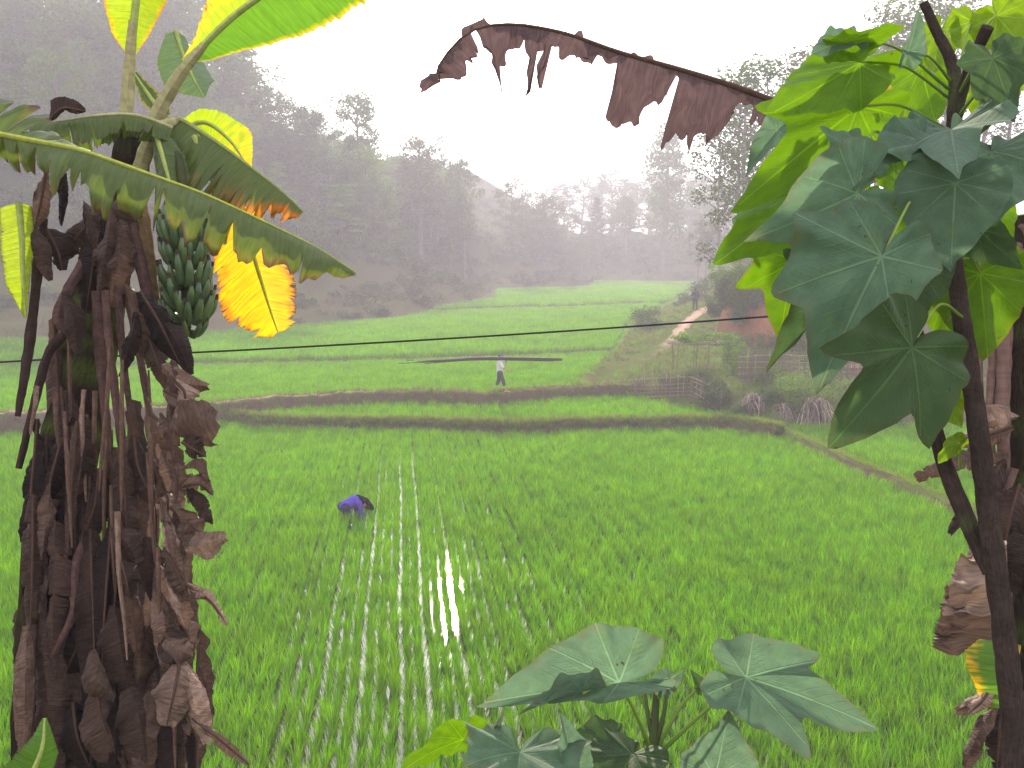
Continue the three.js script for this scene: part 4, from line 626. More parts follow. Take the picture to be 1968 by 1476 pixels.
  // petioles that carry them, and hanging old ones
  const GP = [col(0.36, 0.34, 0.16), col(0.22, 0.20, 0.10)], TAN = [col(0.24, 0.17, 0.075), col(0.13, 0.08, 0.045)], BR = [col(0.115, 0.068, 0.055), col(0.06, 0.034, 0.03)], DK = [col(0.055, 0.032, 0.028), col(0.03, 0.02, 0.018)];
  stalk(B, 'petiole', [[243, 330, 4.72], [243, 225, 4.7], [250, 110, 4.69], [255, 40, 4.67]], [0.045, 0.03, 0.024, 0.018], GP);
  stalk(B, 'petiole', [[262, 330, 4.72], [297, 232, 4.66], [345, 145, 4.6], [392, 86, 4.58]], [0.048, 0.035, 0.028, 0.018], GP);
  stalk(B, 'petiole', [[262, 340, 4.6], [300, 252, 4.6], [345, 230, 4.7]], [0.035, 0.03, 0.02], GP);
  stalk(B, 'petiole', [[268, 380, 4.5], [276, 420, 4.48], [290, 520, 4.45], [302, 625, 4.45]], [0.022, 0.026, 0.024, 0.018], TAN);
  stalk(B, 'petiole', [[236, 380, 4.45], [250, 430, 4.4], [268, 500, 4.36], [292, 600, 4.36], [318, 690, 4.36]], [0.03, 0.028, 0.026, 0.02, 0.014], BR);
  for (const [pts, ra, k] of [
    [[[86, 420, 4.0], [74, 500, 4.0], [66, 580, 4.0], [52, 690, 4.0], [34, 800, 4.0]], [0.012, 0.02, 0.018, 0.02, 0.012], DK],
    [[[128, 640, 4.25], [98, 670, 4.25], [70, 760, 4.25], [36, 900, 4.25]], [0.02, 0.02, 0.018, 0.014], DK],
    [[[202, 560, 4.2], [208, 640, 4.15], [222, 760, 4.1], [236, 880, 4.1], [226, 1060, 4.08], [214, 1180, 4.08]], [0.016, 0.016, 0.016, 0.018, 0.016, 0.014], BR],
    [[[184, 560, 4.3], [190, 660, 4.28], [205, 820, 4.25], [214, 980, 4.2], [208, 1240, 4.2]], [0.018, 0.02, 0.018, 0.016, 0.014], BR],
    [[[226, 550, 4.3], [232, 640, 4.3], [246, 760, 4.3], [262, 840, 4.3]], [0.016, 0.016, 0.013, 0.012], BR],
    [[[244, 560, 4.35], [268, 680, 4.3], [282, 760, 4.28], [300, 890, 4.25]], [0.018, 0.016, 0.014, 0.012], BR],
    [[[176, 1010, 4.05], [148, 1080, 4.02], [140, 1180, 4.0], [100, 1260, 4.0]], [0.016, 0.018, 0.016, 0.012], BR],
    [[[108, 960, 4.1], [66, 1080, 4.05], [60, 1240, 4.0], [58, 1470, 4.0]], [0.02, 0.02, 0.018, 0.016], BR],
    [[[154, 860, 4.15], [160, 1000, 4.1], [168, 1140, 4.1], [172, 1260, 4.05], [176, 1420, 4.05]], [0.018, 0.017, 0.016, 0.016, 0.02], DK],
    [[[128, 820, 4.2], [140, 960, 4.2], [155, 1100, 4.2], [160, 1290, 4.2]], [0.014, 0.015, 0.015, 0.012], DK],
    [[[180, 480, 4.4], [130, 560, 4.3], [112, 610, 4.25], [128, 640, 4.25]], [0.03, 0.024, 0.022, 0.02], BR],
  ]) stalk(B, 'dead_petiole', pts, ra, k);
  // dead leaves: [x0, y0, x1, y1, x2, y2, left half, right half, depth, tone, twist, droop]
  let ds = 100;
  const dead = (parent, rows) => rows.forEach(([x0, y0, x1, y1, x2, y2, wl, wr, d, k, tw, dr]) => bananaLeaf(parent, 'dead_leaf', { seed: ds++, mat: deadMat, mid: [[x0, y0, d], [x1, y1, d - 0.03], [x2, y2, d]], up: 'cam', twist: [tw, tw * 0.3 + 10 * Math.sin(ds)], wl: [0.5, 1.4, 1.35, 1.05, 0.4].map((x) => x * wl), wr: [0.5, 1.4, 1.45, 1.1, 0.35].map((x) => x * wr), al: [dr * 0.3, dr], ar: [dr * 0.4, dr * 1.1], tears: ds % 3 ? 0 : 3, flap: 40, rag: 0.045, crumple: 0.022, bend: 0.5 + (ds % 4) * 0.35, wave: 0.014, waves: 1.6, sweep: 0.3, n: 54, m: 7, color: deadTone(k, 0.35, 0.65 + 0.8 * ((ds * 0.618) % 1)), rib: ds % 2 ? [0.007, 0.005, 0.002] : 0, ribColor: DEAD[1] }));
  dead(B, [
    [88, 330, 80, 380, 66, 440, 18, 22, 3.95, 0, 20, 60], [112, 300, 122, 370, 116, 432, 10, 14, 3.95, 2, 0, 50], [95, 232, 120, 208, 165, 214, 18, 14, 4.3, 2, 10, 70], [160, 385, 172, 430, 182, 478, 22, 18, 3.95, 1, 10, 70],
    [90, 440, 110, 480, 120, 520, 30, 24, 4.0, 2, 30, 60], [64, 430, 80, 470, 96, 540, 16, 18, 3.95, 1, -10, 60], [200, 400, 160, 440, 110, 500, 16, 20, 4.1, 1, 20, 50], [215, 400, 205, 470, 190, 560, 34, 30, 4.3, 1, 10, 60],
    [190, 420, 180, 500, 165, 600, 28, 26, 4.35, 2, -10, 55], [232, 420, 228, 500, 212, 590, 26, 24, 4.3, 1, 15, 60], [240, 360, 232, 400, 222, 450, 34, 26, 4.35, 1, 10, 50], [120, 560, 140, 610, 150, 680, 26, 22, 4.2, 1, 0, 60],
    [240, 548, 264, 600, 276, 690, 26, 30, 4.1, 1, 15, 70], [262, 600, 250, 660, 232, 720, 16, 18, 4.05, 2, 20, 60], [270, 560, 306, 620, 346, 700, 24, 26, 4.1, 2, -15, 60], [300, 600, 340, 660, 366, 722, 22, 30, 4.1, 2, 10, 60],
    [276, 620, 300, 690, 330, 760, 26, 26, 4.12, 1, 0, 60], [310, 700, 350, 735, 398, 742, 18, 22, 4.0, 0, 20, 50], [315, 750, 345, 765, 378, 778, 20, 26, 3.98, 0, -20, 60],
    [325, 775, 332, 860, 342, 960, 20, 18, 3.92, 0, 0, 70], [338, 960, 342, 1030, 350, 1100, 20, 24, 3.92, 0, 10, 80], [330, 830, 372, 812, 414, 806, 34, 46, 3.9, 0, 10, 20], [350, 850, 376, 866, 396, 878, 18, 14, 3.9, 1, 30, 50],
    [342, 905, 378, 902, 404, 938, 16, 20, 3.88, 1, 40, 80], [350, 935, 384, 930, 410, 952, 14, 12, 3.88, 0, 20, 60], [366, 940, 388, 970, 404, 1006, 12, 14, 3.92, 2, 0, 30], [345, 980, 368, 1010, 390, 1026, 22, 26, 3.9, 0, -10, 50],
    [352, 1050, 394, 1046, 434, 1032, 18, 24, 3.88, 3, 10, 30], [350, 1120, 398, 1150, 436, 1200, 10, 9, 3.88, 3, 20, 60], [366, 1130, 385, 1146, 402, 1150, 9, 9, 3.87, 3, 50, 50], [258, 840, 266, 900, 300, 970, 22, 26, 4.05, 2, 0, 70],
    [290, 880, 308, 930, 318, 1000, 26, 26, 3.95, 1, 10, 80], [308, 960, 316, 1000, 320, 1016, 22, 20, 3.88, 3, 0, 90], [318, 1000, 330, 1050, 348, 1110, 22, 22, 3.86, 0, 0, 100], [225, 860, 240, 950, 244, 1060, 24, 26, 4.02, 1, 0, 50],
    [165, 800, 160, 880, 136, 1000, 24, 34, 4.05, 1, 20, 60], [120, 840, 96, 930, 84, 1030, 34, 30, 4.1, 2, 10, 60], [140, 900, 120, 1000, 112, 1100, 30, 34, 4.12, 2, -10, 60], [190, 900, 180, 980, 150, 1050, 24, 20, 4.05, 2, 30, 60],
    [210, 1010, 240, 1040, 268, 1080, 26, 30, 3.95, 1, 0, 50], [228, 1060, 244, 1120, 250, 1150, 30, 34, 3.92, 1, 10, 80], [280, 1030, 290, 1090, 300, 1160, 36, 30, 4.0, 2, 10, 70], [300, 1090, 304, 1150, 312, 1210, 22, 20, 3.9, 1, 10, 90],
    [318, 1110, 340, 1170, 352, 1200, 18, 16, 3.85, 3, 0, 90], [250, 1130, 255, 1190, 264, 1260, 24, 28, 3.95, 1, 0, 70], [220, 1160, 232, 1240, 250, 1340, 30, 36, 3.98, 1, -10, 50], [180, 1180, 150, 1240, 110, 1330, 40, 52, 4.1, 2, 10, 40],
    [290, 1200, 270, 1270, 262, 1330, 34, 38, 4.0, 1, 10, 60], [310, 1210, 336, 1240, 370, 1250, 26, 30, 3.86, 1, 10, 40], [312, 1236, 340, 1246, 372, 1262, 24, 26, 3.84, 0, -10, 60], [345, 1275, 335, 1330, 320, 1396, 30, 42, 3.82, 3, 10, 50],
    [352, 1280, 372, 1340, 396, 1430, 26, 30, 3.84, 3, 0, 60], [370, 1380, 420, 1420, 480, 1470, 9, 14, 3.84, 0, 10, 60], [176, 1250, 190, 1310, 222, 1340, 16, 34, 3.92, 0, 10, 60], [185, 1320, 200, 1400, 240, 1480, 34, 40, 3.95, 1, 0, 60],
    [250, 1320, 272, 1400, 280, 1490, 44, 46, 3.95, 1, 0, 50], [140, 1350, 150, 1420, 180, 1490, 30, 34, 4.0, 2, 0, 60], [300, 1340, 310, 1420, 318, 1490, 40, 40, 3.98, 2, 0, 60], [64, 950, 62, 1100, 56, 1260, 20, 24, 4.0, 1, 0, 60],
    [52, 1200, 48, 1320, 46, 1480, 18, 26, 3.95, 0, 0, 60], [384, 1280, 392, 1300, 398, 1330, 8, 8, 3.9, 1, 10, 60], [370, 1330, 386, 1355, 404, 1392, 10, 12, 3.9, 1, 10, 60], [205, 1120, 196, 1190, 170, 1290, 26, 30, 4.15, 2, 0, 50],
    [240, 1240, 244, 1330, 230, 1420, 26, 30, 4.05, 2, 20, 60], [280, 760, 290, 830, 286, 900, 20, 18, 4.1, 1, 0, 80], [330, 690, 338, 740, 340, 800, 20, 22, 4.0, 1, 0, 70],
  ]);
  // the matted skirt of older leaves between and behind the ones that stand out
  { const rr = rng(77), fill = []; for (let i = 0; i < 74; i++) { const t = rr(), y = lerp(700, 1440, Math.sqrt(t)), lo = y < 820 ? lerp(110, 70, (y - 700) / 120) : lerp(70, 50, (y - 820) / 620), hi = y < 860 ? 200 : y < 1280 ? 345 : 385, x = lerp(lo, hi, rr()), len = 170 + 240 * rr(), w = 15 + 17 * rr(), bx = (rr() - 0.5) * 60;
    fill.push([x, y - len * 0.3, x + bx * 0.6, y + len * 0.25, x + bx, y + len * 0.8, w, w * (0.7 + 0.6 * rr()), lerp(3.95, 4.45, rr()), rr() < 0.45 ? 2 : rr() < 0.6 ? 1 : 0, (rr() - 0.5) * 110, 30 + 75 * rr()]); } dead(B, fill);
    for (let i = 0; i < 30; i++) { const x = lerp(60, 345, rr()), y = lerp(620, 1250, rr()), l = 90 + 220 * rr(), d = lerp(3.85, 4.3, rr()), b = (rr() - 0.5) * 40; stalk(B, 'dead_petiole', [[x, y, d], [x + b * 0.3 + 6 * (rr() - 0.5), y + l * 0.4, d - 0.02], [x + b * 0.8, y + l * 0.8, d], [x + b, y + l, d]], [0.004 + 0.008 * rr(), 0.009, 0.007, 0.003], rr() < 0.4 ? [DEAD[3], DEAD[0]] : [DEAD[0], DEAD[1]]); }
    const light = []; for (let i = 0; i < 20; i++) { const y = lerp(720, 1380, i / 20) + 30 * rr(), x = lerp(300, 345, rr()) + (y > 1250 ? 30 : 0), l = 50 + 90 * rr(), b = 10 + 40 * rr(); light.push([x, y, x + b * 0.6, y + l * 0.35, x + b * (rr() < 0.3 ? 1.4 : 0.5), y + l, 12 + 14 * rr(), 14 + 14 * rr(), 3.84 + 0.12 * rr(), rr() < 0.45 ? 3 : 0, (rr() - 0.5) * 90, 30 + 60 * rr()]); } dead(B, light); }
  // the bunch
  const axis = new THREE.CatmullRomCurve3([[300, 262, 4.6], [340, 300, 4.5], [352, 380, 4.42], [354, 450, 4.4], [358, 560, 4.4], [362, 640, 4.4]].map((a) => P(...a).sub(foot)));
  const bunch = mesh('fruit_bunch', tube(axis.getPoints(20), [0.022, 0.02, 0.018, 0.012], { n: 40, m: 8, rough: 0.1, color: () => col(0.05, 0.055, 0.025) }), ribMat, B);
  const bMats = [[0.060, 0.115, 0.032], [0.05, 0.10, 0.03], [0.078, 0.135, 0.03]].map((c) => new THREE.MeshPhysicalMaterial({ color: col(...c), map: texGrain, roughness: 0.5, clearcoat: 0.2, clearcoatRoughness: 0.4 }));
  const fruitGeo = [0, 1, 2].map((v) => { const b = 0.02 + v * 0.006, g = tube([V3(0, 0, 0), V3(0.028, -0.012, 0), V3(0.06, -0.004, 0), V3(0.085, 0.03 + b, 0), V3(0.088, 0.066 + b, 0)], [0.006, 0.015, 0.0185, 0.0155, 0.0065], { n: 12, m: 6 }), tip = tube([V3(0.088, 0.062 + b, 0), V3(0.085, 0.084 + b, 0.002)], [0.0072, 0.006], { n: 2, m: 5 }); return [g, tip]; });
  const tipMat = std(col(0.05, 0.035, 0.028));
  for (let hd = 0; hd < 7; hd++) {
    const t = 0.53 + hd * 0.068, c = axis.getPoint(Math.min(1, t)), cnt = hd > 5 ? 10 : 14, s = hd > 5 ? 0.85 : 1.06;
    for (let i = 0; i < cnt; i++) { const v = (i + hd) % 3, f = mesh('banana', fruitGeo[v][0], bMats[(i * 2 + hd) % 3], bunch); f.position.copy(c).add(V3(0, -0.03 + rnd(-0.006, 0.006) - (i % 2) * 0.012, 0)); f.rotation.set(0, i / cnt * 6.28 + hd * 0.4 + rnd(-0.1, 0.1), rnd(-0.2, 0.15) - hd * 0.06, 'YXZ'); f.scale.setScalar(s * rnd(0.9, 1.08));
      const e = mesh('flower_end', fruitGeo[v][1], tipMat, bunch); e.position.copy(f.position); e.rotation.copy(f.rotation); e.scale.copy(f.scale); }
  }
  // ---- right-hand banana plant, mostly dried ----
  const foot2 = P(2010, 1900, 3.7); foot2.y = land(foot2.x, foot2.z);
  const C = thing('banana_plant', foot2, 'dried banana plant at the right edge behind the dark green stems', 'banana plant');
  const st2 = [[1965, 420, 4.0], [1962, 620, 3.95], [1970, 850, 3.9], [1978, 1150, 3.8], [1990, 1476, 3.75]].map((a) => P(...a).sub(foot2)); st2.push(V3(0, -0.1, 0));
  mesh('pseudostem', tube(st2, [0.05, 0.06, 0.08, 0.1, 0.12, 0.14], { n: 50, m: 14, rough: 0.08, color: stemTone, ur: 1 }), pseudoMat, C);
  const PB = [col(0.2, 0.125, 0.10), col(0.11, 0.065, 0.055)];
  for (const [pts, ra] of [
    [[[1950, 480, 3.95], [1882, 520, 3.9], [1880, 640, 3.9], [1885, 780, 3.9], [1890, 900, 3.88]], [0.02, 0.014, 0.013, 0.012, 0.01]], [[[1955, 470, 3.95], [1918, 560, 3.9], [1908, 700, 3.9], [1902, 800, 3.88], [1912, 950, 3.86]], [0.022, 0.018, 0.017, 0.016, 0.014]],
    [[[1960, 480, 3.9], [1934, 600, 3.88], [1928, 760, 3.86], [1928, 900, 3.84], [1920, 1030, 3.82]], [0.028, 0.028, 0.026, 0.022, 0.016]], [[[1950, 900, 3.8], [1925, 980, 3.8], [1908, 1040, 3.78], [1900, 1060, 3.78]], [0.014, 0.014, 0.012, 0.01]],
    [[[1945, 1040, 3.75], [1938, 1150, 3.72], [1936, 1260, 3.7]], [0.014, 0.012, 0.01]]]) stalk(C, 'dead_petiole', pts, ra, PB);
  // the dead leaf arching across the sky
  const hang = [[800, 40], [838, 22], [846, 40], [868, 60], [884, 62], [893, 26], [897, 56], [901, 18], [906, 4], [912, 22], [930, 62], [946, 108], [951, 112], [953, 74], [972, 60], [990, 38], [1008, 24], [1018, 52], [1028, 112], [1034, 116], [1036, 50], [1048, 48], [1056, 118], [1060, 119], [1061, 46], [1080, 34], [1110, 24], [1128, 34], [1136, 36], [1150, 20], [1170, 14], [1190, 6], [1192.5, 8], [1194, 118], [1210, 124], [1219, 122], [1222, 150], [1225, 118], [1244, 112], [1249, 92], [1262, 80], [1285, 48], [1308, 14], [1311, 10], [1313, 128], [1326, 122], [1340, 126], [1344, 142], [1362, 140], [1366, 116], [1380, 114], [1386, 140], [1396, 138], [1400, 106], [1416, 64], [1436, 20], [1450, 12], [1456, 40], [1466, 66], [1470, 62], [1474, 26], [1480, 56], [1506, 44], [1530, 30], [1580, 60], [1700, 50], [2100, 40]];
  const hangAt = (x) => { for (let i = 1; i < hang.length; i++) if (x <= hang[i][0]) return lerp(hang[i - 1][1], hang[i][1], (x - hang[i - 1][0]) / (hang[i][0] - hang[i - 1][0])); return 40; };
  bananaLeaf(C, 'dead_leaf', { seed: 201, mat: deadMat, mid: [[1958, 455, 4.05], [1850, 372, 4.0], [1700, 285, 3.95], [1560, 224, 3.9], [1430, 172, 3.88], [1310, 134, 3.85], [1190, 100, 3.82], [1080, 62, 3.8], [970, 46, 3.8], [905, 60, 3.82], [862, 98, 3.84], [838, 140, 3.86], [846, 158, 3.86]],
    wl: (t, x) => hangAt(x) * 1.06, al: [72, 94], wr: (t, x) => 7 + 4 * Math.sin(x * 0.02), ar: [50, 95], tears: 0, rag: 0.06, crumple: 0.035, wave: 0.022, waves: 8, sweep: 0, n: 420, m: 9, color: (t, a, s, x, y) => mixc(col(0.13, 0.08, 0.077), DEAD[2], 0.2 * (0.5 + 0.5 * x) + (t < 0.35 ? 0.1 : 0)).multiplyScalar(0.96 + 0.2 * y), rib: [0.02, 0.014, 0.011, 0.007, 0.003], ribColor: DEAD[1] }).userData.label = 'long dead brown leaf arching across the white sky';
  dead(C, [
    [1966, 425, 2030, 440, 2080, 600, 30, 40, 4.0, 1, 0, 60], [1962, 430, 1985, 520, 1990, 700, 34, 30, 3.95, 0, 10, 60], [1972, 420, 2100, 380, 2260, 470, 40, 44, 4.1, 1, 0, 60],
    [1938, 870, 1870, 880, 1765, 918, 18, 30, 3.75, 0, 20, 40], [1945, 820, 1890, 838, 1822, 846, 22, 26, 3.78, 0, 10, 70], [1960, 800, 1920, 806, 1880, 812, 16, 30, 3.72, 3, -10, 60], [1930, 880, 1912, 910, 1884, 960, 30, 34, 3.78, 1, 0, 60],
    [1860, 972, 1846, 1000, 1826, 1026, 10, 12, 3.7, 2, 0, 40], [1960, 930, 1940, 1000, 1930, 1080, 30, 40, 3.75, 1, 0, 50], [1948, 1000, 1946, 1080, 1940, 1160, 24, 26, 3.72, 2, 10, 50],
    [1945, 1350, 1900, 1340, 1838, 1366, 16, 22, 3.68, 0, 20, 60], [1916, 1350, 1880, 1410, 1850, 1490, 18, 22, 3.68, 0, 10, 60], [1930, 1340, 1922, 1400, 1915, 1490, 26, 26, 3.7, 2, 0, 60], [1950, 1300, 1945, 1390, 1940, 1490, 24, 24, 3.7, 1, 0, 60], [1905, 1320, 1890, 1345, 1862, 1372, 12, 16, 3.66, 3, 20, 60],
  ]);
  bananaLeaf(C, 'dead_leaf', { seed: 301, mat: deadMat, mid: [[1925, 1040, 3.66], [1928, 1110, 3.64], [1934, 1180, 3.62]], up: 'cam', wr: [60, 70, 92, 104, 110, 120], ar: [0, 24], wl: [10, 10, 10], al: [0, 40], rag: 0.03, crumple: 0.05, wave: 0.02, waves: 3, sweep: 0.05, color: deadTone(3, 0.25), rib: [0.012, 0.01] });
  bananaLeaf(C, 'dead_leaf', { seed: 302, mat: deadMat, mid: [[1930, 1130, 3.7], [1938, 1190, 3.7], [1942, 1252, 3.7]], up: 'cam', wr: [110, 124, 136, 146, 150], ar: [-4, 26], wl: [10, 10, 10], al: [0, 40], rag: 0.03, crumple: 0.05, wave: 0.018, waves: 2, sweep: 0.1, color: deadTone(0, 0.35), rib: [0.012, 0.01] });
  bananaLeaf(C, 'leaf', { seed: 303, mid: [[1942, 1234, 3.6], [1934, 1300, 3.6], [1932, 1362, 3.6]], up: 'cam', wr: [60, 84, 80, 66, 52, 40], ar: [-8, 34], wl: [20, 20, 20], al: [0, 30], rag: 0.02, color: (t, a, s, x) => mixc(GREEN, YELLOW, sstep(a + 0.25 * x + t * 0.25, 0.75, 1.2)) }).userData.label = 'small green leaf with yellowing edge low on the dried plant';
}
// ---------- broad-leaved plants close to the camera ----------
const VEIN = { heart: [0, 38, -38, 72, -72, 112, -112], lobed: [0, 46, -46, 92, -92, 128, -128] };
const OUT = {
  heart: [[0, 1], [5, 0.93], [11, 0.84], [20, 0.74], [32, 0.67], [48, 0.61], [66, 0.57], [86, 0.54], [108, 0.52], [130, 0.49], [148, 0.43], [162, 0.33], [172, 0.2], [180, 0.06]],
  lobed: [[0, 1], [5, 0.93], [12, 0.82], [20, 0.71], [28, 0.645], [34, 0.655], [39, 0.70], [44, 0.75], [49, 0.755], [55, 0.70], [66, 0.62], [74, 0.60], [84, 0.62], [92, 0.67], [99, 0.60], [110, 0.5], [122, 0.48], [132, 0.46], [146, 0.38], [160, 0.27], [172, 0.15], [180, 0.05]],
  three: [[0, 1], [7, 0.86], [15, 0.72], [24, 0.6], [32, 0.53], [39, 0.56], [46, 0.72], [51, 0.82], [57, 0.7], [68, 0.56], [84, 0.5], [104, 0.48], [126, 0.44], [146, 0.36], [162, 0.25], [174, 0.12], [180, 0.05]],
};
const outline = (shape, deg) => { const o = OUT[shape], a = Math.abs(deg); for (let i = 1; i < o.length; i++) if (a <= o[i][0]) { const t = (a - o[i - 1][0]) / (o[i][0] - o[i - 1][0]), p = (o[Math.max(0, i - 2)] ?? o[i - 1])[1], q = (o[i + 1] ?? o[i])[1], b = o[i - 1][1], c = o[i][1]; return b + 0.5 * t * (c - p + t * (2 * p - 5 * b + 4 * c - q + t * (3 * (b - c) + q - p))); } return 0.05; };
function veinTex(shape, bump, seed = 5) {
  const cv = document.createElement('canvas'); cv.width = cv.height = 512; const g = cv.getContext('2d'), r = rng(seed);
  g.fillStyle = bump ? 'rgb(150,150,150)' : 'rgb(206,210,204)'; g.fillRect(0, 0, 512, 512);
  for (let i = 0; i < 1600; i++) { const k = bump ? 135 + r() * 30 : 190 + r() * 34; g.fillStyle = `rgba(${k},${k},${k - (bump ? 0 : 10)},0.35)`; g.beginPath(); g.arc(r() * 512, r() * 512, 3 + r() * 12, 0, 7); g.fill(); }
  const X = (x) => (x + 0.9) / 1.8 * 512, Y = (y) => 512 - (y + 0.65) / 1.75 * 512;
  const line = (pts, w, c) => { g.strokeStyle = c; g.lineWidth = w; g.lineCap = 'round'; g.beginPath(); pts.forEach(([x, y], i) => i ? g.lineTo(X(x), Y(y)) : g.moveTo(X(x), Y(y))); g.stroke(); };
  const vc = bump ? 'rgb(70,70,70)' : 'rgb(255,255,236)', sc = bump ? 'rgba(95,95,95,0.8)' : 'rgba(236,240,220,0.45)', tc = bump ? 'rgba(115,115,115,0.6)' : 'rgba(226,232,212,0.3)';
  for (const a of VEIN[shape === 'heart' ? 'heart' : 'lobed']) {
    const len = outline(shape, a) * 0.97, dx = Math.sin(rad(a)), dy = Math.cos(rad(a));
    for (let k = 1; k < 8; k++) for (const s of [1, -1]) { const t = k / 8 * len, bl = len * 0.42 * (1 - k / 9), b = a + s * 42, bx = dx * t, by = dy * t, ex = bx + Math.sin(rad(b)) * bl, ey = by + Math.cos(rad(b)) * bl; line([[bx, by], [(bx + ex) / 2 + 0.012 * s, (by + ey) / 2], [ex, ey]], 2.2, sc);
      for (let q = 1; q < 4; q++) { const mx = lerp(bx, ex, q / 4), my = lerp(by, ey, q / 4); line([[mx, my], [mx + Math.sin(rad(a)) * 0.05, my + Math.cos(rad(a)) * 0.05]], 1.2, tc); } }
    line([[0, 0], [dx * len * 0.5, dy * len * 0.5]], a ? 5 : 6.5, vc); line([[0, 0], [dx * len, dy * len]], a ? 3 : 4, vc);
  }
  if (!bump) {                                                          // blemishes: yellowing between veins, brown specks, nibbled scars
    for (let i = 0; i < 26; i++) { const x = r() * 512, y = r() * 512, q = 10 + r() * 34, k = g.createRadialGradient(x, y, 0, x, y, q); k.addColorStop(0, r() < 0.5 ? 'rgba(250,236,150,0.30)' : 'rgba(150,160,150,0.30)'); k.addColorStop(1, 'rgba(220,220,180,0)'); g.fillStyle = k; g.fillRect(x - q, y - q, 2 * q, 2 * q); }
    for (let i = 0; i < 46; i++) { g.fillStyle = r() < 0.6 ? 'rgba(120,92,60,0.75)' : 'rgba(214,190,140,0.6)'; g.beginPath(); g.ellipse(r() * 512, r() * 512, 0.8 + r() * r() * 5, 0.8 + r() * r() * 3.5, r() * 3, 0, 7); g.fill(); }
  }
  const t = new THREE.CanvasTexture(cv); t.flipY = true; if (!bump) t.colorSpace = THREE.SRGBColorSpace; return t;
}
const tungMat = {}; 
for (const s of ['heart', 'lobed', 'three']) for (const [v, key] of [[0, s], [1, s + '1'], [2, s + '2']]) { if (v && s !== 'heart') continue; const map = veinTex(s, false, 5 + v * 7), bumpMap = veinTex(s, true, 5);
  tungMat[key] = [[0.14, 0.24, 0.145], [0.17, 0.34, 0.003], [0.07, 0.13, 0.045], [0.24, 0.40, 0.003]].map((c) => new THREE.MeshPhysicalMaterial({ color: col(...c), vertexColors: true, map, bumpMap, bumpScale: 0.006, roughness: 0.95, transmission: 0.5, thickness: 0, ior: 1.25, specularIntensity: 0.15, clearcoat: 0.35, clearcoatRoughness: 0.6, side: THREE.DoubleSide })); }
const petioleMat = std(0xffffff, { vertexColors: true, roughness: 0.55 });
// hub and tip: [px, py, metres]; width against length; roll: turn about the leaf's length, 0 = upper side to the camera; fold: degrees each half is raised; droop: tip curl
function tungLeaf(parent, o) {
  const base = parent.position, hub = P(...o.hub), tip = P(...o.tip), Y = tip.clone().sub(hub), L = Y.length(); Y.normalize();
  const Z = toCam(hub.clone().lerp(tip, 0.5)); Z.addScaledVector(Y, -Z.dot(Y)).normalize(); Z.applyAxisAngle(Y, rad(o.roll ?? 0)); const X = Y.clone().cross(Z), r = rng(o.seed ?? 1), shape = o.shape ?? 'heart', wd = o.wide ?? 1, ph = r() * 6.28, fold = rad(o.fold ?? 12), droop = (o.droop ?? 0.12) * (0.8 + 0.9 * r()), cup = o.cup ?? 0.05, rip = o.ripple ?? 0.05, nA = 120, nR = 9, pos = [], uv = [], c = [], idx = [], asym = 0.94 + 0.12 * r(), f2 = (r() - 0.5) * 0.12;
  for (let i = 0; i <= nA; i++) {
    const a = -180 + 360 * i / nA, rim = outline(shape, a) * (a < 0 ? asym : 2 - asym) * (1 + 0.02 * n2(a * 0.05, ph) + 0.012 * n2(a * 0.3, ph));
    for (let j = 0; j <= nR; j++) {
      const q = Math.pow(j / nR, 0.85), lx = Math.sin(rad(a)) * rim * q, ly = Math.cos(rad(a)) * rim * q, ax = Math.abs(lx);
      let z = ax * Math.tan(fold) * (1 - 0.25 * ax) - droop * Math.max(0, ly) ** 2 - 0.1 * droop * Math.max(0, -ly) - cup * (lx * lx + ly * ly) + f2 * lx * ly;
      z += rip * q * q * (Math.sin(rad(a) * 6 + ph) + 0.6 * Math.sin(rad(a) * 11 + ph * 2)) - (shape !== 'heart' ? 0.035 * q * Math.exp(-(((Math.abs(a) - 46) / 9) ** 2)) : 0);
      for (const v of [38, 72, 112]) z -= 0.008 * Math.exp(-(((Math.abs(a) - v) / 5) ** 2)) * q;
      const p = hub.clone().addScaledVector(X, lx * L * (lx > 0 ? wd : o.wideN ?? wd)).addScaledVector(Y, ly * L).addScaledVector(Z, z * L).sub(base);
      pos.push(p.x, p.y, p.z); uv.push((lx + 0.9) / 1.8, (ly + 0.65) / 1.75);
      const t = (o.tone ?? 1) * (0.86 + 0.22 * ph / 6.28) * (0.95 + 0.12 * n2(lx * 4 + ph, ly * 4) + 0.06 * n2(lx * 15, ly * 15 + ph)), e = (o.burn ?? (ph > 3.8 ? 0.35 : 0)) * sstep(q + 0.1 * n2(a * 0.08, ph), 0.9, 1.02); c.push(lerp(t, 1.5, e), lerp(t, 0.5, e), lerp(t, 0.4, e));
      if (i < nA && j < nR) { const b = i * (nR + 1) + j, d = b + nR + 1; idx.push(b, b + 1, d, d, b + 1, d + 1); }
    }
  }
  const leaf = mesh('leaf', geoOf(pos, idx, uv, c), (tungMat[shape + ['', '1', '2'][(o.seed ?? 0) % 3]] ?? tungMat[shape])[o.mat ?? 0], parent);
  if (o.from) { const s = P(...o.from), m = s.clone().lerp(hub, 0.55).add(V3(0, (o.arch ?? 0.25) * s.distanceTo(hub) * 0.4, 0)), k0 = col(...(o.pc ?? [0.10, 0.17, 0.035])), k1 = col(0.19, 0.24, 0.06); const end = hub.clone().addScaledVector(Z, -0.003);
    mesh('petiole', tube([s, m, end].map((p) => p.clone().sub(base)), [o.thick ?? 0.0042, 0.0032, 0.0026], { n: 16, m: 7, color: (u) => mixc(k0, k1, u) }), petioleMat, leaf); }
  if (o.label) leaf.userData.label = o.label;
  return leaf;
}
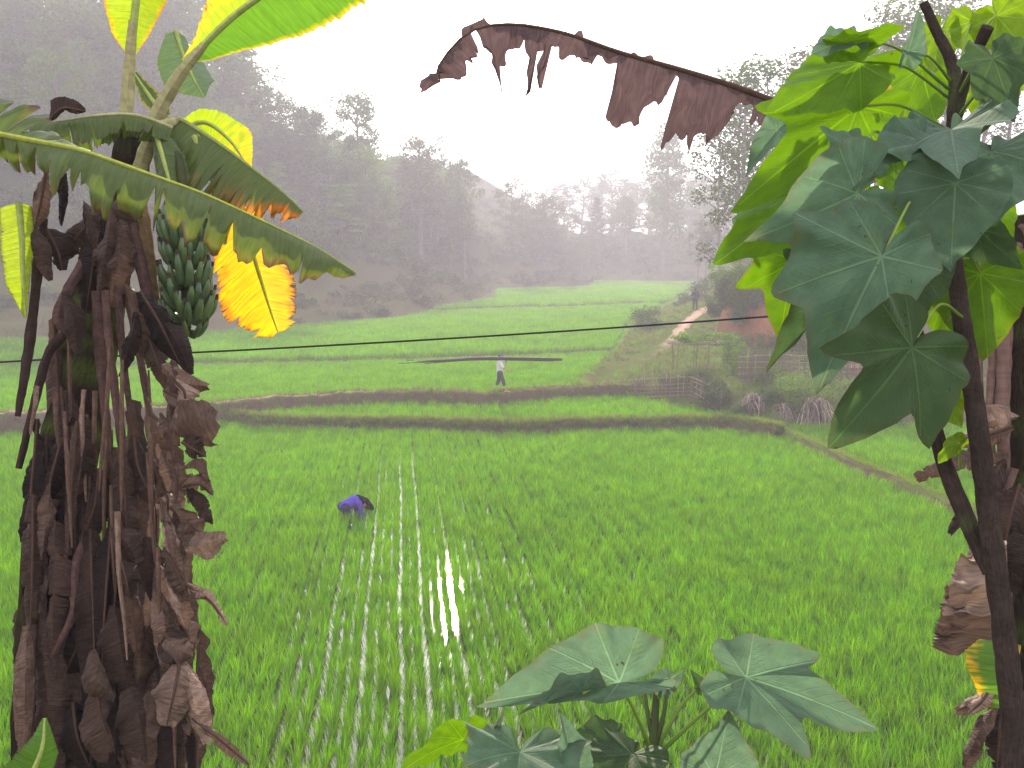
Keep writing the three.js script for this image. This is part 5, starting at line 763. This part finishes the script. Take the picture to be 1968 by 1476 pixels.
const stemMat = std(0xffffff, { vertexColors: true, map: rep(texBark, 2, 3), bumpMap: rep(texBark, 2, 3), bumpScale: 0.004, roughness: 0.8 });
{
  const foot = P(1952, 2100, 2.5); foot.y = land(foot.x, foot.z) - 0.05;
  const T = thing('broad_leaved_shrub', foot, 'tall shrub with big bright lobed and heart shaped leaves filling the right side', 'shrub');
  const dk = (u, v, p) => mixc(mixc(col(0.062, 0.045, 0.036), col(0.035, 0.026, 0.022), 0.5 + 0.5 * n3(p.x * 30, p.y * 12, p.z * 30)), col(0.075, 0.085, 0.035), sstep(n3(p.x * 14, p.y * 5, p.z * 14), 0.25, 0.7) * 0.7);
  const stem = (pts, radii, down) => { const q = pts.map((a) => P(...a).sub(foot)); if (down) q.push(V3(0, 0, 0)); mesh('stem', tube(q, radii, { n: q.length * 9, m: 12, rough: 0.10, freq: 26, color: dk }), stemMat, T); };
  stem([[1775, 5, 2.5], [1800, 60, 2.5], [1833, 135, 2.5], [1832, 240, 2.48], [1826, 330, 2.46], [1836, 520, 2.44], [1862, 700, 2.42], [1884, 860, 2.4], [1908, 1050, 2.4], [1934, 1250, 2.4], [1952, 1480, 2.42]], [0.011, 0.0125, 0.015, 0.017, 0.018, 0.02, 0.022, 0.0235, 0.025, 0.027, 0.03, 0.034], true);
  stem([[1755, 628, 2.5], [1768, 690, 2.5], [1785, 770, 2.5], [1812, 880, 2.49], [1852, 985, 2.46], [1906, 1100, 2.41]], [0.022, 0.015, 0.017, 0.019, 0.021, 0.021]);
  stem([[1692, 178, 2.85], [1714, 290, 2.84], [1706, 420, 2.82], [1722, 560, 2.78], [1760, 690, 2.7], [1790, 800, 2.55]], [0.008, 0.014, 0.016, 0.018, 0.018, 0.016]);
  stem([[1898, 52, 2.35], [1872, 110, 2.4], [1846, 190, 2.46], [1834, 280, 2.47]], [0.014, 0.014, 0.013, 0.012]);
  const L = (o) => tungLeaf(T, { seed: Math.round(o.hub[0] * 7 + o.tip[1]), ...o });
  // large ones in front
  L({ hub: [1694, 493, 2.0], tip: [1572, 735, 1.98], shape: 'lobed', wide: 1.0, wideN: 0.62, roll: 6, fold: 10, mat: 0, from: [1842, 440, 2.44], droop: 0.1, arch: 0.5, label: 'largest dark green five-lobed leaf' });
  L({ hub: [1836, 352, 2.1], tip: [1828, 503, 2.06], shape: 'heart', wide: 1.2, roll: 0, fold: 8, mat: 0, from: [1832, 250, 2.46], droop: 0.1, label: 'heart shaped leaf hanging in front of the main stem' });
  L({ hub: [1752, 668, 1.95], tip: [1611, 864, 1.9], shape: 'three', wide: 0.92, roll: -22, fold: 16, mat: 2, from: [1850, 610, 2.42], droop: 0.14, label: 'lowest drooping dull green leaf' });
  L({ hub: [1648, 372, 2.1], tip: [1488, 452, 2.04], shape: 'heart', wide: 0.95, roll: -10, fold: 20, mat: 0, from: [1716, 330, 2.8], droop: 0.2 });
  L({ hub: [1652, 298, 2.15], tip: [1556, 312, 2.1], shape: 'three', wide: 1.0, roll: 38, fold: 14, mat: 0, from: [1712, 330, 2.82], droop: 0.15 });
  L({ hub: [1776, 277, 2.2], tip: [1682, 282, 2.12], shape: 'heart', wide: 0.9, roll: 52, fold: 16, mat: 0, from: [1828, 330, 2.46] });
  L({ hub: [1828, 250, 2.25], tip: [1836, 300, 1.95], shape: 'three', wide: 0.62, roll: 0, fold: 14, mat: 0, from: [1832, 330, 2.46] });
  L({ hub: [1772, 515, 2.15], tip: [1738, 632, 2.12], shape: 'heart', wide: 0.95, roll: 18, fold: 16, mat: 2, from: [1842, 470, 2.44] });
  L({ hub: [1905, 292, 2.3], tip: [1920, 385, 2.1], shape: 'heart', wide: 1.1, roll: -10, fold: 14, mat: 0, from: [1834, 330, 2.46] });
  L({ hub: [1908, 112, 2.2], tip: [1952, 226, 2.15], shape: 'lobed', wide: 0.72, roll: -18, fold: 14, mat: 2, from: [1838, 190, 2.48] });
  L({ hub: [1912, 168, 2.3], tip: [1892, 258, 2.3], shape: 'heart', wide: 0.7, roll: -30, fold: 16, mat: 2, from: [1836, 230, 2.48] });
  // backlit ones, undersides to the camera, long tips to the left
  L({ hub: [1576, 352, 2.35], tip: [1366, 519, 2.3], shape: 'heart', wide: 0.5, roll: 190, fold: 22, mat: 1, from: [1714, 350, 2.84], droop: 0.08, label: 'lowest of three long bright leaves pointing left' });
  L({ hub: [1650, 205, 2.4], tip: [1404, 402, 2.34], shape: 'three', wide: 0.62, roll: 172, fold: 16, mat: 1, from: [1822, 250, 2.5], droop: 0.08, label: 'middle and longest of three bright leaves pointing left' });
  L({ hub: [1652, 120, 2.35], tip: [1478, 228, 2.3], shape: 'heart', wide: 0.62, roll: 200, fold: 18, mat: 1, from: [1826, 190, 2.5], droop: 0.1, label: 'highest of three bright leaves pointing left' });
  L({ hub: [1622, 80, 2.3], tip: [1742, 60, 2.26], shape: 'heart', wide: 0.62, roll: 40, fold: 20, mat: 1, from: [1822, 170, 2.5] });
  L({ hub: [1635, 78, 2.32], tip: [1562, 92, 2.28], shape: 'heart', wide: 0.9, roll: 60, fold: 14, mat: 0 });
  L({ hub: [1530, 500, 2.6], tip: [1486, 652, 2.58], shape: 'three', wide: 0.9, roll: 160, fold: 16, mat: 1, from: [1708, 430, 2.82], droop: 0.1, label: 'bright lobed leaf above the black cable end' });
  L({ hub: [1596, 592, 2.2], tip: [1474, 694, 2.16], shape: 'heart', wide: 0.38, roll: 30, fold: 44, mat: 2, tone: 1.15, from: [1716, 540, 2.78], burn: 0.5 });
  L({ hub: [1745, 100, 2.35], tip: [1772, 22, 2.3], shape: 'heart', wide: 0.6, roll: 30, fold: 34, mat: 0, from: [1830, 160, 2.5] });
  L({ hub: [1808, 60, 2.7], tip: [1790, 150, 2.68], shape: 'heart', wide: 0.7, roll: 180, fold: 10, mat: 3, from: [1830, 110, 2.5] });
  L({ hub: [1770, 128, 2.75], tip: [1800, 255, 2.7], shape: 'heart', wide: 0.85, roll: 175, fold: 10, mat: 1, from: [1832, 230, 2.5] });
  L({ hub: [1745, 190, 2.9], tip: [1725, 300, 2.88], shape: 'heart', wide: 0.85, roll: 190, fold: 8, mat: 3, from: [1710, 300, 2.84] });
  L({ hub: [1905, 150, 2.7], tip: [1880, 250, 2.68], shape: 'heart', wide: 0.95, roll: 180, fold: 8, mat: 3, from: [1836, 250, 2.48] });
  L({ hub: [1915, 30, 2.6], tip: [1975, 100, 2.55], shape: 'heart', wide: 1, roll: 180, fold: 10, mat: 3, from: [1862, 130, 2.45] });
  L({ hub: [1870, 40, 2.7], tip: [1862, 130, 2.65], shape: 'heart', wide: 0.8, roll: 170, fold: 8, mat: 3, from: [1840, 150, 2.5] });
  L({ hub: [1660, 250, 2.7], tip: [1590, 335, 2.66], shape: 'heart', wide: 0.9, roll: 185, fold: 10, mat: 1, from: [1716, 300, 2.84] });
  L({ hub: [1716, 300, 2.6], tip: [1722, 388, 2.55], shape: 'heart', wide: 0.85, roll: 176, fold: 12, mat: 1, from: [1830, 300, 2.48] });
  L({ hub: [1770, 300, 2.7], tip: [1752, 410, 2.68], shape: 'heart', wide: 0.8, roll: 180, fold: 10, mat: 1, from: [1828, 330, 2.48] });
  L({ hub: [1690, 402, 2.6], tip: [1630, 478, 2.55], shape: 'heart', wide: 0.95, roll: 186, fold: 8, mat: 1, from: [1834, 430, 2.46] });
  L({ hub: [1752, 380, 2.75], tip: [1720, 470, 2.72], shape: 'heart', wide: 0.9, roll: 180, fold: 10, mat: 1, from: [1832, 390, 2.46] });
  L({ hub: [1808, 420, 2.55], tip: [1790, 520, 2.5], shape: 'heart', wide: 0.7, roll: 20, fold: 18, mat: 2, from: [1834, 390, 2.46] });
  L({ hub: [1545, 452, 2.55], tip: [1540, 560, 2.5], shape: 'heart', wide: 0.62, roll: 10, fold: 22, mat: 2, from: [1708, 430, 2.82] });
  L({ hub: [1430, 430, 2.7], tip: [1436, 490, 2.68], shape: 'heart', wide: 0.6, roll: 30, fold: 20, mat: 0, from: [1560, 400, 2.6] });
  L({ hub: [1495, 250, 2.6], tip: [1430, 320, 2.56], shape: 'heart', wide: 0.5, roll: 30, fold: 18, mat: 0 });
  L({ hub: [1520, 330, 2.65], tip: [1410, 380, 2.6], shape: 'heart', wide: 0.4, roll: 60, fold: 16, mat: 0, from: [1640, 330, 2.7] });
  L({ hub: [1630, 280, 2.5], tip: [1650, 338, 2.48], shape: 'heart', wide: 0.45, roll: 40, fold: 30, mat: 0, burn: 0.9, from: [1712, 300, 2.84] });
  L({ hub: [1658, 352, 2.4], tip: [1640, 402, 2.38], shape: 'heart', wide: 0.7, roll: 150, fold: 18, mat: 3, burn: 0.9, from: [1712, 340, 2.84] });
  L({ hub: [1884, 525, 2.6], tip: [1900, 695, 2.58], shape: 'heart', wide: 0.98, roll: 180, fold: 8, mat: 1, tone: 0.75, from: [1842, 500, 2.44], label: 'round leaf lit from behind just right of the thick stem' });
  L({ hub: [1822, 548, 2.65], tip: [1852, 720, 2.62], shape: 'heart', wide: 0.62, roll: 176, fold: 8, mat: 1, tone: 0.75, from: [1842, 520, 2.46] });
  L({ hub: [1880, 440, 2.5], tip: [1960, 520, 2.45], shape: 'heart', wide: 0.8, roll: 20, fold: 16, mat: 2, from: [1838, 500, 2.44] });
  L({ hub: [1900, 400, 2.55], tip: [1950, 470, 2.5], shape: 'heart', wide: 0.9, roll: 180, fold: 10, mat: 1, from: [1838, 440, 2.46] });
  L({ hub: [1690, 590, 2.3], tip: [1672, 690, 2.28], shape: 'heart', wide: 0.7, roll: 176, fold: 10, mat: 1, from: [1752, 560, 2.7] });
  // small young leaves on the broken second stem
  L({ hub: [1786, 680, 2.5], tip: [1726, 722, 2.46], shape: 'heart', wide: 0.85, roll: 150, fold: 22, mat: 3, from: [1782, 745, 2.5] });
  L({ hub: [1806, 690, 2.45], tip: [1852, 746, 2.42], shape: 'heart', wide: 0.6, roll: 40, fold: 24, mat: 2, from: [1782, 745, 2.5] });
  L({ hub: [1752, 738, 2.55], tip: [1762, 800, 2.5], shape: 'heart', wide: 1.05, roll: 176, fold: 10, mat: 3, from: [1786, 768, 2.5] });
  L({ hub: [1738, 752, 2.5], tip: [1706, 790, 2.48], shape: 'heart', wide: 1.2, roll: 170, fold: 16, mat: 3, from: [1792, 800, 2.5] });
  L({ hub: [1802, 752, 2.5], tip: [1848, 824, 2.46], shape: 'heart', wide: 0.8, roll: 178, fold: 10, mat: 3, from: [1790, 782, 2.5] });
  L({ hub: [1828, 728, 2.55], tip: [1868, 768, 2.52], shape: 'heart', wide: 0.8, roll: 180, fold: 12, mat: 3, from: [1788, 760, 2.5] });
  L({ hub: [1776, 776, 2.4], tip: [1806, 828, 2.38], shape: 'heart', wide: 0.9, roll: 10, fold: 12, mat: 2, from: [1804, 830, 2.49] });
  L({ hub: [1842, 852, 2.42], tip: [1796, 892, 2.4], shape: 'heart', wide: 0.5, roll: 160, fold: 18, mat: 3, from: [1846, 900, 2.46] });
  // flower buds among the upper leaves
  const budMat = std(col(0.55, 0.40, 0.04)), bud2 = std(col(0.5, 0.22, 0.05));
  for (const [x, y, d, s, m] of [[1706, 152, 2.7, 0.008, 0], [1700, 166, 2.7, 0.009, 0], [1709, 170, 2.7, 0.008, 0], [1702, 178, 2.69, 0.007, 1], [1648, 205, 2.55, 0.009, 1], [1695, 228, 2.6, 0.011, 1], [1698, 236, 2.6, 0.009, 1], [1716, 196, 2.7, 0.007, 0]]) { const g = new THREE.SphereGeometry(s, 10, 8); g.scale(0.8, 1.3, 0.8); const p = P(x, y, d).sub(foot); g.translate(p.x, p.y, p.z); mesh('flower_bud', g, m ? bud2 : budMat, T); }
  // ---- sapling below the viewpoint ----
  const foot2 = P(1256, 2050, 2.1); foot2.y = land(foot2.x, foot2.z) - 0.05;
  const S = thing('sapling', foot2, 'young broad-leaved sapling rising at bottom centre over the rice', 'sapling');
  const gs = (u, v, p) => mixc(col(0.05, 0.06, 0.03), col(0.09, 0.12, 0.04), u);
  const top = [[1262, 1325, 2.1], [1258, 1390, 2.1], [1256, 1440, 2.1], [1256, 1600, 2.1]].map((a) => P(...a).sub(foot2)); top.push(V3(0, 0, 0));
  mesh('stem', tube(top, [0.006, 0.0085, 0.011, 0.013, 0.018], { n: 40, m: 10, rough: 0.08, color: gs }), petioleMat, S);
  for (const pts of [[[1258, 1430, 2.1], [1246, 1380, 2.1], [1238, 1310, 2.11]], [[1260, 1430, 2.1], [1276, 1370, 2.09], [1282, 1320, 2.08]]]) mesh('shoot', tube(pts.map((a) => P(...a).sub(foot2)), [0.006, 0.0045, 0.003], { n: 12, m: 7, color: gs }), petioleMat, S);
  const Q = (o) => tungLeaf(S, { seed: Math.round(o.hub[0] * 3 + o.tip[1]), ...o });
  Q({ hub: [1190, 1312, 1.98], tip: [925, 1342, 1.92], shape: 'heart', wide: 0.72, wideN: 0.28, roll: 14, fold: 24, droop: 0.08, mat: 0, from: [1254, 1450, 2.1], arch: 0.1, thick: 0.006, label: 'big heart shaped leaf pointing left' });
  Q({ hub: [1434, 1302, 2.0], tip: [1700, 1380, 1.94], shape: 'three', wide: 0.72, wideN: 0.62, roll: -24, fold: 14, droop: 0.1, mat: 0, from: [1262, 1452, 2.1], arch: 0.05, thick: 0.006, label: 'big lobed leaf pointing right' });
  Q({ hub: [1000, 1446, 1.95], tip: [985, 1560, 1.8], shape: 'lobed', wide: 1.15, roll: 0, fold: 26, mat: 0, from: [1240, 1560, 2.1] });
  Q({ hub: [1098, 1474, 1.95], tip: [1090, 1372, 1.92], shape: 'heart', wide: 0.62, roll: 35, fold: 26, mat: 0, from: [1250, 1530, 2.1] });
  Q({ hub: [890, 1422, 2.0], tip: [760, 1462, 1.95], shape: 'heart', wide: 0.6, roll: 130, fold: 14, mat: 1 , from: [1240, 1600, 2.1] });
  Q({ hub: [1170, 1430, 2.05], tip: [1060, 1470, 2.0], shape: 'heart', wide: 0.9, roll: 40, fold: 18, mat: 2, burn: 0.5, from: [1254, 1480, 2.1] });
  Q({ hub: [1215, 1450, 2.0], tip: [1170, 1520, 1.9], shape: 'heart', wide: 1.2, roll: 20, fold: 16, mat: 2, from: [1254, 1500, 2.1] });
  Q({ hub: [1375, 1492, 1.98], tip: [1400, 1378, 1.96], shape: 'heart', wide: 1.15, roll: 10, fold: 10, droop: 0.02, mat: 0, from: [1262, 1490, 2.1] });
  Q({ hub: [1172, 1262, 2.15], tip: [1258, 1220, 2.14], shape: 'heart', wide: 0.5, roll: 150, fold: 24, mat: 3, from: [1252, 1380, 2.1] });
  Q({ hub: [1225, 1258, 2.13], tip: [1164, 1266, 2.1], shape: 'heart', wide: 0.55, roll: 60, fold: 40, mat: 0, burn: 0.7 });
  Q({ hub: [1270, 1312, 2.08], tip: [1314, 1298, 2.06], shape: 'heart', wide: 0.8, roll: 50, fold: 40, mat: 0, burn: 0.9, from: [1264, 1345, 2.1] });
  Q({ hub: [1283, 1306, 2.1], tip: [1252, 1300, 2.08], shape: 'heart', wide: 0.9, roll: 40, fold: 30, mat: 0, from: [1266, 1340, 2.1] });
  Q({ hub: [1424, 1312, 2.05], tip: [1336, 1318, 2.0], shape: 'heart', wide: 0.4, roll: 160, fold: 18, mat: 1 });
  Q({ hub: [1345, 1320, 2.06], tip: [1332, 1290, 2.05], shape: 'heart', wide: 0.7, roll: 20, fold: 30, mat: 2, from: [1262, 1440, 2.1] });
  Q({ hub: [1120, 1330, 1.93], tip: [1000, 1358, 1.9], shape: 'heart', wide: 0.3, roll: 60, fold: 30, mat: 0, burn: 0.6, from: [1185, 1320, 1.98] });
  Q({ hub: [945, 1396, 2.0], tip: [972, 1366, 1.99], shape: 'heart', wide: 0.35, roll: 40, fold: 40, mat: 0, burn: 0.8, from: [1000, 1446, 1.98] });
}
renderer.render(scene, camera);
